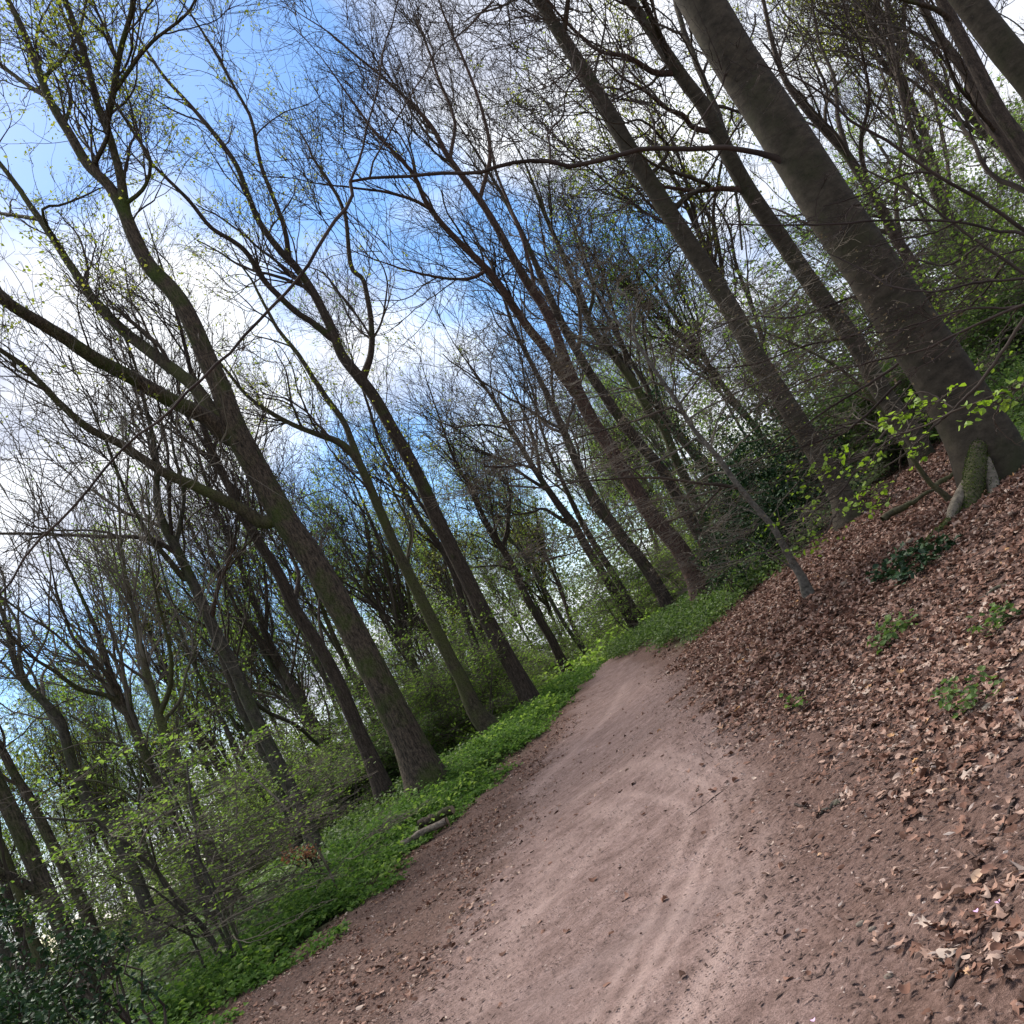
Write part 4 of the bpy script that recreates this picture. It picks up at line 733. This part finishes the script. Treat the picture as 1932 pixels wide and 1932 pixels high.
# overhanging beech boughs entering from the right
def bough(label, D, mains, mt, leaf, nleaf, lsz, n=(9, 4, 4, 2), L=(.9, .5, .3, .18), cl=1):
    P0 = pt(mains[0][0][0][0], mains[0][0][0][1], D); t = empty("beech_bough", tuple(P0)); tag(t, label, "branch", "overhanging beech boughs on the right")
    par = []; m1 = MB()
    for i, (pts, dd, d0) in enumerate(mains):
        p, r = line3(pts, D, dd, D + d0); a, b = resample(p, r, 40); a = a + (rng.normal(size=a.shape)).cumsum(0) * .004
        m2 = MB(); tubes(m2, a[None], b[None], 8); m2.build("stem", mt, t, P0, sm=True); par.append((a, b, n[0]))
    m3 = MB(); tw = crown_levels(m3, par, L=L, n=n, up=(.0, .0, .0, .0), flat=.35, ang=((30, 65), (30, 60), (30, 60), (30, 60)), rmin=.002, thin=.12, wig=.14, sides=(4, 3, 3, 3)); c = m3.build("twigs", mt, t, P0)
    if leaf:
        C = np.concatenate([tw[2][:, -1], tw[3][:, -1]]); C = C[rng.random(len(C)) < nleaf]; m4 = MB(); leaves(m4, C, lsz, cl=cl, spread=.025, flat=.45, width=.85, droop=.25, oval=True); f = m4.build("foliage", leaf, c); f.data.transform(Matrix.Translation(-Vector(P0)))
bough("near bough with bright yellow-green new leaves in front of the massive beech's foot", 5.6,
    [([(2200, 640, 8), (2060, 690, 7), (1932, 722, 5), (1860, 750, 4), (1800, 770, 3.5), (1735, 800, 3), (1680, 812, 2.5)], .6, 0), ([(1932, 722, 4), (1900, 760, 3), (1880, 800, 3), (1932, 850, 2)], 0, .3),
     ([(1800, 770, 3), (1740, 745, 3), (1690, 790, 2), (1655, 805, 2)], .3, .45)], M_twig, L_beech, .40, .055, n=(4, 3, 2, 1), L=(.34, .2, .13, .1), cl=2)
bough("leafy yellow-green spray hanging between the massive beech and the middle smooth trunk", 8.5,
    [([(1932, 600, 7), (1860, 700, 6), (1800, 760, 5), (1745, 800, 4), (1700, 850, 3), (1660, 880, 2.5)], 0, 0), ([(1745, 800, 4), (1680, 830, 3), (1640, 875, 2)], .4, 0), ([(1700, 850, 3), (1690, 905, 2.5), (1660, 940, 2)], .5, 0)], M_twig, L_beech, .4, .055, n=(5, 3, 3, 1), L=(.45, .28, .18, .12), cl=1)
bough("leafy green spray crossing in front of the leftmost smooth trunk's foot", 11,
    [([(1715, 760, 5), (1640, 860, 5), (1590, 930, 4), (1550, 960, 3), (1500, 990, 3), (1450, 1000, 2)], 0, 0), ([(1640, 860, 4), (1560, 880, 3), (1500, 890, 2)], .5, 0), ([(1590, 930, 4), (1560, 1000, 3), (1530, 1010, 2)], -.5, 0)], M_twig, L_beech, .4, .06, n=(6, 3, 3, 2), L=(.7, .4, .25, .15), cl=1)
bough("high leafy spray beside the right edge of the massive beech's trunk", 13,
    [([(2000, 560, 7), (1850, 460, 6), (1740, 380, 5), (1660, 340, 4), (1600, 310, 3)], 0, 0), ([(1850, 460, 5), (1780, 500, 4), (1700, 480, 3), (1660, 500, 2)], 1, 0), ([(1900, 490, 5), (1850, 560, 4), (1790, 600, 3)], 1, 0), ([(1740, 380, 4), (1690, 400, 3), (1640, 380, 2)], -.5, 0)], M_twig, L_beech, .4, .06, n=(7, 4, 3, 2), L=(1.1, .6, .35, .2), cl=1)
bough("long dark bare bough slanting down from the top right toward the beech", 10,
    [([(2040, 520, 9), (1931, 430, 8), (1866, 385, 7), (1766, 325, 6.5), (1666, 260, 6), (1616, 235, 5.5), (1566, 190, 4.5), (1500, 150, 3.5), (1430, 125, 2.5)], -1, 0), ([(1766, 325, 5), (1700, 330, 4), (1640, 360, 3), (1560, 380, 2)], .3, -.3)], M_bough, None, 0, 0, n=(9, 4, 3, 2), L=(1.2, .7, .4, .2))
bough("thin nearly level bare bough crossing the beech's trunk at mid height", 8,
    [([(2060, 500, 8), (1932, 440, 7), (1890, 435, 6), (1815, 415, 5), (1700, 411, 4.5), (1560, 420, 4), (1400, 422, 3), (1250, 425, 2)], 1, 0), ([(1815, 415, 4), (1730, 450, 3), (1640, 470, 2)], .5, .3)], M_bough, None, 0, 0, n=(9, 3, 3, 2), L=(.8, .5, .3, .2))
bough("bare forked bough sweeping over the beech's lower trunk from the right edge", 7.5,
    [([(2080, 500, 8), (1932, 523, 6), (1850, 528, 5), (1760, 550, 4), (1680, 540, 3.5), (1640, 515, 3), (1560, 480, 2)], 1, 0), ([(2050, 560, 8), (1932, 575, 6), (1830, 620, 5), (1740, 660, 4), (1640, 680, 3.5), (1560, 705, 3), (1440, 760, 2)], 1.5, 0),
     ([(1932, 575, 5), (1800, 590, 4), (1700, 625, 3), (1600, 640, 2)], .5, .3)], M_bough, L_bud, .4, .03, n=(9, 3, 3, 2), L=(1.0, .55, .3, .2))
bough("fine reddish twiggy boughs crossing between the smooth trunks", 12,
    [([(1700, 590, 6), (1600, 640, 5), (1520, 655, 4), (1420, 690, 3), (1330, 700, 2)], 0, 0), ([(1760, 640, 6), (1640, 720, 5), (1560, 770, 4), (1480, 830, 3), (1380, 900, 2)], 0, .3), ([(1740, 560, 6), (1620, 560, 5), (1500, 600, 4), (1400, 600, 3), (1300, 650, 2)], 1, 0), ([(1700, 720, 5), (1600, 810, 4), (1500, 850, 3), (1420, 870, 2)], .5, 0)], M_bough, L_bud, .5, .03, n=(6, 3, 3, 2), L=(1.3, .7, .4, .2))

# hazel coppice at the lower left
def coppice(label, D, stems, base_px, leafq, mt, flat=.55, spec=None, lsz=.065):
    b = hit(*base_px); b = np.array(pt(base_px[0], base_px[1], D)); b[2] = float(ground_h(b[0], b[1])); t = empty("coppice_shrub", tuple(b)); tag(t, label, "shrub", "multi-stemmed shrubs among the nettles"); par = []
    for pts, dd in stems:
        p, r = line3(pts, D, dd); p = np.vstack([p[0] - [0, 0, max(.1, p[0, 2] - b[2] + .1)], p]); r = np.concatenate([[r[0]], r]); a, q = resample(p, r, 40); a = a + rng.normal(size=a.shape).cumsum(0) * .004
        m2 = MB(); tubes(m2, a[None], q[None], 8, lump=.04); m2.build("stem", mt, t, b, sm=True); par.append((a, q, spec["n"][0]))
    m3 = MB(); s2 = dict(spec); tw = crown_levels(m3, par, **s2); c = m3.build("crown", M_twig_g, t, b)
    C = np.concatenate([tw[3].reshape(-1, 3), tw[2][:, 2:].reshape(-1, 3)]); C = C[rng.random(len(C)) < leafq * smooth(.3, 2.6, C[:, 2] - b[2])]; m4 = MB(); leaves(m4, C, lsz, cl=1, spread=.04, flat=.75, width=.8); f = m4.build("foliage", L_fresh, c); f.data.transform(Matrix.Translation(-Vector(b)))
hz = dict(L=(2.2, 1.1, .6, .3), n=(6, 3, 3, 2), up=(.0, .0, .0, .0), flat=.5, ang=((35, 75), (30, 65), (30, 60), (30, 60)), rmin=.0035, tmin=.2, thin=.35, wig=.15, sides=(5, 3, 3, 3))
coppice("fan of slender curving hazel stems with layered fresh green sprays at the lower left", 13,
    [([(397, 1774, 8), (362, 1731, 8), (330, 1694, 8), (300, 1654, 8), (262, 1619, 8), (230, 1591, 7), (210, 1586, 7), (175, 1551, 6), (150, 1556, 5), (112, 1551, 5), (85, 1549, 4), (45, 1549, 3)], -1.5),
     ([(405, 1771, 7), (375, 1731, 7), (337, 1689, 7), (307, 1661, 6), (287, 1619, 6), (270, 1574, 5), (257, 1519, 5), (262, 1464, 4), (250, 1400, 3)], -.5), ([(415, 1756, 6), (390, 1719, 6), (375, 1679, 6), (360, 1634, 5), (350, 1589, 5), (335, 1544, 4), (327, 1494, 4), (295, 1440, 3)], .8),
     ([(422, 1751, 7), (405, 1701, 7), (390, 1661, 6), (375, 1604, 6), (370, 1561, 5), (360, 1499, 5), (355, 1430, 3)], 1.2), ([(400, 1774, 5), (362, 1766, 5), (325, 1749, 4), (287, 1731, 4), (250, 1714, 3)], -1),
     ([(395, 1770, 6), (362, 1736, 6), (325, 1709, 5), (280, 1674, 4), (240, 1669, 3), (180, 1640, 2)], -1.2), ([(332, 1700, 5), (300, 1640, 5), (265, 1520, 4), (200, 1480, 4), (120, 1480, 3), (40, 1530, 2)], -2), ([(370, 1600, 5), (330, 1500, 4), (240, 1410, 4), (170, 1400, 3), (100, 1420, 2)], -1.5)],
    (405, 1780), .5, M_grey, spec=hz)
coppice("pale forked hazel stems rising right of the fan-shaped coppice", 15,
    [([(436, 1730, 7), (432, 1686, 7), (435, 1654, 6), (450, 1611, 5), (452, 1514, 4), (447, 1460, 3)], .5), ([(437, 1735, 7), (440, 1690, 7), (437, 1655, 6), (462, 1620, 5), (483, 1605, 4), (520, 1570, 3), (580, 1560, 2)], -.8), ([(425, 1740, 6), (425, 1690, 6), (428, 1610, 5), (410, 1590, 5), (380, 1577, 4), (320, 1555, 4), (265, 1520, 3)], -.5),
     ([(600, 1600, 5), (560, 1545, 5), (500, 1480, 4), (450, 1440, 3)], 1)],
    (437, 1745), .35, M_pale, spec=dict(hz, n=(9, 5, 4, 3)))

# evergreen holly and ivy masses
def evergreen(name, label, cat, cells, nst, nleaf, lsz, mt=L_dark, group=None):
    """cells: (px,py,D,radius m) lobes of the bush"""
    b = pt(*cells[0][:3]); b[2] = float(ground_h(b[0], b[1])); t = empty(name, tuple(b)); tag(t, label, cat, group); m1 = MB(); m4 = MB(); S, E_ = [], []
    for px, py, D, r in cells:
        c = pt(px, py, D); n = int(nleaf * r * r); sub = c + nrm(rng.normal(size=(max(6, int(26 * r * r)), 3))) * r * rng.uniform(.35, 1, (max(6, int(26 * r * r)), 1)) * [1, 1, .8]
        k = sub[rng.integers(0, len(sub), n)]; C = k + rng.normal(size=(n, 3)) * .16 * min(1, r + .2); C = C[C[:, 2] > base_h(C[:, 0], C[:, 1])]; leaves(m4, C, lsz, cl=1, spread=0, flat=.4, width=.7, droop=.2, oval=lsz < .09)
        for q in sub[:max(3, int(nst * r))]:
            g = np.array([c[0] + rng.normal() * .2, c[1] + rng.normal() * .2, float(ground_h(c[0], c[1])) - .1]); S.append(g); E_.append(q)
    S, E_ = np.array(S), np.array(E_); tt = np.linspace(0, 1, 7)[None, :, None]; P = S[:, None] * (1 - tt) + E_[:, None] * tt; P[:, 1:-1] += rng.normal(size=P[:, 1:-1].shape) * .07; P[..., 2] += (np.sin(tt[..., 0] * math.pi) * .2)
    tubes(m1, P, np.linspace(.02, .006, 7)[None] * np.ones((len(P), 1)), 5); m1.build("stems", M_twig, t, b); m4.build("foliage", mt, t, b)
evergreen("holly_bush", "dark glossy holly bush filling the bottom left corner", "bush", [(40, 1830, 9.5, .55), (150, 1860, 9.3, .45), (10, 1740, 10.5, .35), (90, 1905, 8.6, .5), (230, 1900, 9, .4), (-40, 1900, 8.6, .6), (200, 1800, 10, .28), (60, 1960, 8, .5), (150, 1780, 10.2, .25)], 14, 1700, .062)
evergreen("holly_tree", "dense dark green holly behind the sapling's pale trunk", "tree", [(1440, 1010, 22, 1.1), (1500, 980, 22, 1.1), (1400, 960, 23, 1.2), (1480, 900, 23, 1.3), (1545, 935, 22, 1.0), (1420, 870, 24, 1.3), (1350, 1040, 23, .7), (1530, 860, 23, 1.0), (1380, 1080, 22, .5)], 6, 1700, .085)
evergreen("ivy_bush", "ivy mass climbing the thin trunks above the holly", "ivy", [(1300, 860, 32, 1.0), (1280, 800, 32, .8), (1330, 920, 31, 1.0), (1250, 740, 33, .6), (1390, 800, 30, 1.1), (1440, 790, 28, 1.0)], 4, 320, .12)
evergreen("laurel_bush", "small round dark bush at the end of the path's left verge", "bush", [(1128, 1272, 37, .45), (1112, 1276, 37, .35)], 5, 900, .09)
evergreen("russet_sprig", "rust-coloured dead-leaved sprig in front of the tree with the broken branch", "sprig", [(548, 1612, 17, .16), (575, 1608, 17, .18), (595, 1604, 17, .12)], 5, 2600, .06, L_russet)

evergreen("holly_bush", "dark evergreen growth at the right edge behind the massive beech", "bush", [(1925, 800, 17, .9), (1985, 760, 17, 1.0), (1900, 700, 19, 1.0), (1990, 650, 19, 1.2), (1800, 800, 22, .8)], 6, 700, .09, L_mid)

# cut logs, fallen branch, root and sticks
M_log = bark("weathered_log", (.07, .055, .045), (.26, .21, .165), mossf=.1, sc=(4, 4, 14)); M_cut = flatmat("cut_wood", (.34, .25, .17), var=(.22, .15, .10))
def log(name, label, cat, a, b, w, mt, dz=0.0, group=None, cut=True, sides=12, kink=.0):
    """a, b: pixels on the ground; w: diameter in metres"""
    A, B = hit(*a, .0), hit(*b, .0); A[2] = float(ground_h(A[0], A[1])) + w * .45 + dz; B[2] = float(ground_h(B[0], B[1])) + w * .45 + dz; c = (A + B) / 2; t = empty(name, tuple(c)) if cut else None
    P = np.linspace(0, 1, 9)[:, None] * (B - A) + A; P[1:-1] += rng.normal(size=(7, 3)) * (kink or w * .12); R = np.full(9, w / 2) * rng.uniform(.85, 1.1, 9)
    if not cut: R *= np.linspace(1, .35, 9)
    a_, b_ = resample(P, R, 26); m = MB(); tubes(m, a_[None], b_[None], sides, lump=.12)
    if not cut: o = m.build(name, mt, None, tuple(c), sm=True); tag(o, label, cat, group); return o
    tag(t, label, cat, group); m.build("bark", mt, t, c, sm=True)
    for e, s in ((0, -1), (-1, 1)):
        d = nrm(a_[e] - a_[e - s if e == 0 else -2]) if True else 0
        d = nrm(a_[-1] - a_[0]) * s; u = nrm(np.cross(d, [0, 0, 1])); v = np.cross(d, u); an = np.linspace(0, 2 * math.pi, 15)[:-1]; ring = a_[e] + d * .012 + (np.cos(an)[:, None] * u + np.sin(an)[:, None] * v) * b_[e] * .97
        m = MB(); m.add(np.vstack([ring, a_[e][None] + d * .02]), None, [[i, (i + 1) % 14, 14] for i in range(14)]); m.build("cut_end", M_cut, t, c)
log("cut_log", "pale weathered cut log lying nearest the path's left edge", "log", (764, 1603), (850, 1563), .12, M_log, .09, "cut logs by the path's left edge")
log("cut_log", "darker log with a rotten brown end behind the pale cut log", "log", (800, 1572), (862, 1545), .16, M_oak, .10, "cut logs by the path's left edge")
log("fallen_branch", "mossy fallen branch lying up the slope left of the massive beech's roots", "branch", (1672, 990), (1765, 930), .14, M_mossy, cut=False)
log("fallen_branch", "short mossy fallen piece just behind the beech's root, above the longer one", "branch", (1765, 925), (1812, 895), .13, M_mossy, cut=False)
log("exposed_root", "smooth grey root surfacing in the leaf litter below the fallen mossy branch", "root", (1726, 1022), (1655, 1075), .07, M_pale, -.02, cut=False)
for a, b, w, lab in [((1365, 1495), (1300, 1545), .012, "thin dark twig on the path beside the loop of tyre marks"), ((1590, 1516), (1545, 1540), .035, "broken bark-covered stick at the path's right margin"), ((1500, 1516), (1525, 1522), .022, "short brown twig end left of the broken stick"),
        ((1630, 1445), (1700, 1443), .018, "dark thin stick lying across leaves on the lower bank"), ((1720, 1420), (1770, 1415), .016, "curved thin stick above the flat one on the lower bank"), ((1900, 1100), (1830, 1145), .03, "grey stick low on the bank's right edge"),
        ((1835, 980), (1860, 935), .018, "fallen reddish twig leaning by the beech's right root"), ((1340, 1740), (1306, 1760), .008, "tiny dark twig between the two tyre tracks"), ((1080, 1725), (1126, 1722), .007, "tiny twig lying flat on the path's pale middle"),
        ((1800, 1880), (1850, 1760), .02, "long thin root-like twig in the bottom right litter"), ((1700, 1540), (1760, 1535), .012, "slim twig among leaves at the path's right edge"), ((1910, 1500), (1880, 1580), .016, "slim dark stick near the right border of the bank")]:
    log("stick", lab, "stick", a, b, w, M_bough if w < .03 else M_grey, -w * .1, "sticks lying on the ground", cut=False, sides=7, kink=w * .25)
for px, py, s, lab in [(1785, 1806, .026, "rounded brown stone at the bottom right margin"), (1625, 1745, .02, "small grey stone at the right edge of the path"), (1648, 1758, .018, "small brown stone just below the grey one"), (1870, 1338, .05, "mossy blue-grey stone half sunk in the bank"), (1672, 1834, .018, "tiny dark stone near the bottom right of the path")]:
    c = hit(px, py); c[2] = float(ground_h(c[0], c[1])); me = bpy.data.meshes.new("stone"); import bmesh; bm = bmesh.new(); bmesh.ops.create_icosphere(bm, subdivisions=3, radius=1)
    for v in bm.verts:
        q = v.co; k = 1 + .35 * (fbm(np.array([q.x * 1.3 + px]), np.array([q.y * 1.3 + q.z]))[0] - .45); v.co = Vector((q.x * s * k, q.y * s * .75 * k, q.z * s * .5 * k + s * .15))
    bm.to_mesh(me); bm.free(); me.materials.append(M_log); o = bpy.data.objects.new("stone", me); COL.objects.link(o); o.location = c; tag(o, lab, "stone", "stones on the ground")
    me.polygons.foreach_set("use_smooth", [True] * len(me.polygons))
M_petal = flatmat("pink_petal", (.62, .38, .58), rough=.6)
for px, py, lab in [(1897, 1726, "pink blossom petal in the leaves near the right border"), (1853, 1738, "paler pink petal just left of the bright one"), (1541, 1957 - 20, "pink petal at the bottom edge of the path")]:
    c = hit(px, py); m = MB(); n = 8; an = np.arange(n) / n * 6.283; c[2] = float(ground_h(c[0], c[1])) + .03
    m.add(np.vstack([np.stack([np.cos(an) * .010, np.sin(an) * .007, .004 * np.cos(an * 2)], -1), [[0, 0, 0.001]]]) + c, None, [[i, (i + 1) % n, n] for i in range(n)]); tag(m.build("petal", M_petal, None, tuple(c), sm=True), lab, "petal", "fallen pink petals")

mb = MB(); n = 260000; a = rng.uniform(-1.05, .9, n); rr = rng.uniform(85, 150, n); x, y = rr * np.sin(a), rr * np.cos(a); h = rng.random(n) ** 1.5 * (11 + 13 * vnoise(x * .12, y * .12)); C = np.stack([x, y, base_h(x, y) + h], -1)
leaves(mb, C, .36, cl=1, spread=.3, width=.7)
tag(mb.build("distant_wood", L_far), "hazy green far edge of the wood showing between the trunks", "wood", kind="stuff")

# ------------------------------------------------------------------ the wood behind: prototypes and copies
def copy_tree(o, parent=None):
    c = o.copy(); COL.objects.link(c); c.parent = parent
    for ch in list(o.children): copy_tree(ch, c)
    return c
def proto(name, Hh, r0, mt, leaf, forks, crp, nleaf, lsz, q=1.0):
    P = [np.zeros(3)]; d = np.array([0, 0, 1.0])
    for k in range(9): d = nrm(d + rng.normal(size=3) * .06 + [0, 0, .05]); P.append(P[-1] + d * Hh * .75 / 9)
    P = np.array(P); R = r0 * np.linspace(1, .35, 10); P[0, 2] -= .5; Pt, Rt = extend(P, R, Hh * .25); t = empty(name, (0, 0, 0)); a, b = resample(Pt, Rt, 40); b = b * (1 + .5 * np.exp(-np.maximum(a[:, 2], 0) / .5))
    m = MB(); tubes(m, a[None], b[None], 10, lump=.05); m.build("trunk", mt, t, sm=True); par = [(Pt, Rt, 1)]
    for f in range(forks):
        i = rng.integers(3, 8); dd = nrm(nrm(rng.normal(size=3) * [1, 1, 0]) * .55 + [0, 0, 1.0]); S = P[i]; fp = [S]; 
        for k in range(6): dd = nrm(dd + rng.normal(size=3) * .12 + [0, 0, .12]); fp.append(fp[-1] + dd * Hh * .07)
        fr = R[i] * .6 * np.linspace(1, .3, 7); m = MB(); x, y = resample(np.array(fp), fr, 24); tubes(m, x[None], y[None], 7, lump=.04); m.build("limb", mt, t, sm=True); par.append((np.array(fp), fr, 9))
    m = MB(); tw = crown_levels(m, par, q=q, **crp); c = m.build("crown", M_twig if mt is not M_grey else M_twig_g, t)
    if leaf:
        C = tw[3][:, 1:].reshape(-1, 3); C = C[rng.random(len(C)) < nleaf]; m = MB(); leaves(m, C, lsz, cl=2, spread=.08, flat=.3, width=.7); m.build("foliage", leaf, c)
    return t
crB = dict(L=(4.6, 2.6, 1.5, .7), n=(14, 5, 4, 3), up=(.09, .07, .06, .04), tmin=.42, rmin=.008, thin=.7, sides=(5, 3, 3, 3))
protos = [proto("ash_tree", 18, .12, M_grey, L_fresh, 2, dict(L=(3.6, 2.0, 1.2, .6), n=(14, 4, 4, 3), up=(.12, .09, .06, .04), tmin=.4, rmin=.008, thin=.6, sides=(5, 3, 3, 3)), .4, .15), proto("sycamore_tree", 19, .22, M_brown, None, 4, crB, 0, 0), proto("sycamore_tree", 17, .17, M_grey, L_fresh, 5, crB, .3, .14), proto("oak_tree", 20, .27, M_brown, L_oak, 5, dict(crB, n=(15, 5, 4, 3)), .4, .14),
          proto("oak_tree", 16, .2, M_mossy, L_fresh, 6, dict(crB, tmin=.25), .35, .14), proto("beech_tree", 21, .25, M_grey, None, 3, dict(crB, L=(5.5, 3.2, 1.7, .8)), 0, 0)]
crS = dict(L=(1.6, .9, .55, .3), n=(8, 5, 4, 3), up=(.02, .0, .0, .0), flat=.3, tmin=.2, ang=((30, 70), (30, 60), (30, 60), (30, 60)), rmin=.004, thin=.4, sides=(4, 3, 3, 3))
def proto_shrub(name, Hh, nst, leaf, lq, lsz, crp=crS):
    t = empty(name, (0, 0, 0)); par = []; m = MB()
    for s in range(nst):
        d = nrm(np.array([rng.normal() * .35, rng.normal() * .35, 1])); P = [np.array([rng.normal() * .12, rng.normal() * .12, -.15])]
        for k in range(7): d = nrm(d + rng.normal(size=3) * .13 + [0, 0, .05]); P.append(P[-1] + d * Hh * rng.uniform(.7, 1.1) / 7)
        P = np.array(P); R = np.linspace(.022, .006, 8) * rng.uniform(.7, 1.3); a, b = resample(P, R, 18); tubes(m, a[None], b[None], 6); par.append((P, R, crp["n"][0]))
    m.build("stems", M_twig_g, t); m = MB(); tw = crown_levels(m, par, **crp); c = m.build("crown", M_twig_g, t)
    C = np.concatenate([tw[3][:, 1:].reshape(-1, 3), tw[2][:, 2:].reshape(-1, 3)]); C = C[rng.random(len(C)) < lq]; m = MB(); leaves(m, C, lsz, cl=1, spread=.06, flat=.6, width=.8); m.build("foliage", leaf, c); return t
shrubs = [proto_shrub("hazel_shrub", 4.4, 5, L_fresh, .30, .085, dict(crS, L=(2.0, 1.1, .6, .3), n=(9, 4, 4, 3))), proto_shrub("hawthorn_shrub", 2.8, 6, L_fresh, .45, .07), proto_shrub("hazel_shrub", 5.6, 5, L_fresh, .22, .09, dict(crS, L=(2.6, 1.4, .7, .35), n=(9, 4, 4, 3))), proto_shrub("elder_shrub", 2.0, 8, L_mid, .6, .09)]
used = set()
KIND = {}
for P_, w_ in zip(protos, ["pole-straight slim", "bare brown-barked", "grey-barked thinly leafed", "stout yellow-budding", "mossy spreading fresh-leaved", "high-crowned bare grey"]): KIND[P_] = w_
for P_, w_ in zip(shrubs, ["tall open", "dense low", "very tall arching", "short dark-leaved"]): KIND[P_] = w_
def place(P, x, y, sc, label, group, cat):
    o = P if id(P) not in used else copy_tree(P); used.add(id(P))
    o.location = (x, y, float(ground_h(x, y)) - .02); o.rotation_euler = (rng.normal() * .03, rng.normal() * .03, rng.random() * 6.28); s = sc * rng.uniform(.85, 1.15); o.scale = (s, s, s)
    tag(o, KIND[P] + ' ' + label, cat, group)
r2 = np.random.default_rng(77)
def far_spots(n, ylo, yhi, xlo, xhi, mind, ok):
    out = []
    for _i in range(n * 40):
        y = r2.uniform(ylo, yhi); x = r2.uniform(xlo, xhi)
        if ok(x, y) and all((x - a) ** 2 + (y - b) ** 2 > mind ** 2 for a, b in out): out.append((x, y))
        if len(out) >= n: break
    return out
left = far_spots(84, 28, 95, -75, 0, 2.6, lambda x, y: x < -3 - (y - 28) * .06 and x > -y * .95 and not (y < 40 and x > -9))
for x, y in left: place(protos[r2.choice([0, 0, 0, 1, 2, 3, 4, 5])], x, y, 1.0, "tree deep in the wood on the left of the path", "distant trees left of the path", "tree")
right = far_spots(20, 30, 80, 3, 60, 4.2, lambda x, y: x > 6 + (y - 30) * .1 and x < y * .85)
for x, y in right: place(protos[r2.integers(0, 6)], x, y, .95, "tree up the wooded slope behind the beeches on the right", "distant trees on the right slope", "tree")
ahead = far_spots(20, 48, 95, -6, 12, 3.4, lambda x, y: abs(x - 1.5 - (y - 45) * .05) > 1.6)
for x, y in ahead: place(protos[r2.choice([0, 0, 2, 3, 4])], x, y, .8, "tree beyond the crest where the path drops out of sight", "trees beyond the path's crest", "tree")
for x, y in far_spots(42, 24, 60, -42, -2, 1.6, lambda x, y: x < xv(y) - 3 and x > -y * .8 and not (y < 27 and x > -15)): place(shrubs[r2.integers(0, 4)], x, y, .95, "green shrub in the understorey left of the path", "understorey shrubs left of the path", "shrub")
for x, y in far_spots(28, 32, 58, 2, 30, 1.6, lambda x, y: x > xr(y) + 1.2 and x < y * .6): place(shrubs[r2.integers(0, 4)], x, y, 1.0, "leafy shrub among the trees on the right verge and slope", "understorey shrubs right of the path", "shrub")
for x, y in far_spots(34, 31, 56, -17, -2.5, 1.6, lambda x, y: x < xv(min(y, 33)) - 3): place(shrubs[r2.choice([0, 0, 2, 1])], x, y, 1.1, "green brush filling the gaps between the left verge's trunks", "tall brush behind the left verge's trunks", "shrub")
for x, y in far_spots(30, 40, 85, -9, 14, 1.6, lambda x, y: True): place(shrubs[r2.integers(0, 3)], x, y, 1.15, "green shrub beyond the crest of the path", "shrubs beyond the path's crest", "shrub")
for x, y in far_spots(10, 22, 34, 8, 17, 1.5, lambda x, y: x > .3 * y + 1): place(shrubs[r2.choice([0, 2, 3])], x, y, 1.3, "young growth between the smooth trunks on the upper bank", "young growth on the upper bank", "shrub")
print("verts", sum(len(m.vertices) for m in bpy.data.meshes), "polys", sum(len(m.polygons) for m in bpy.data.meshes), "objects", len(bpy.data.objects))
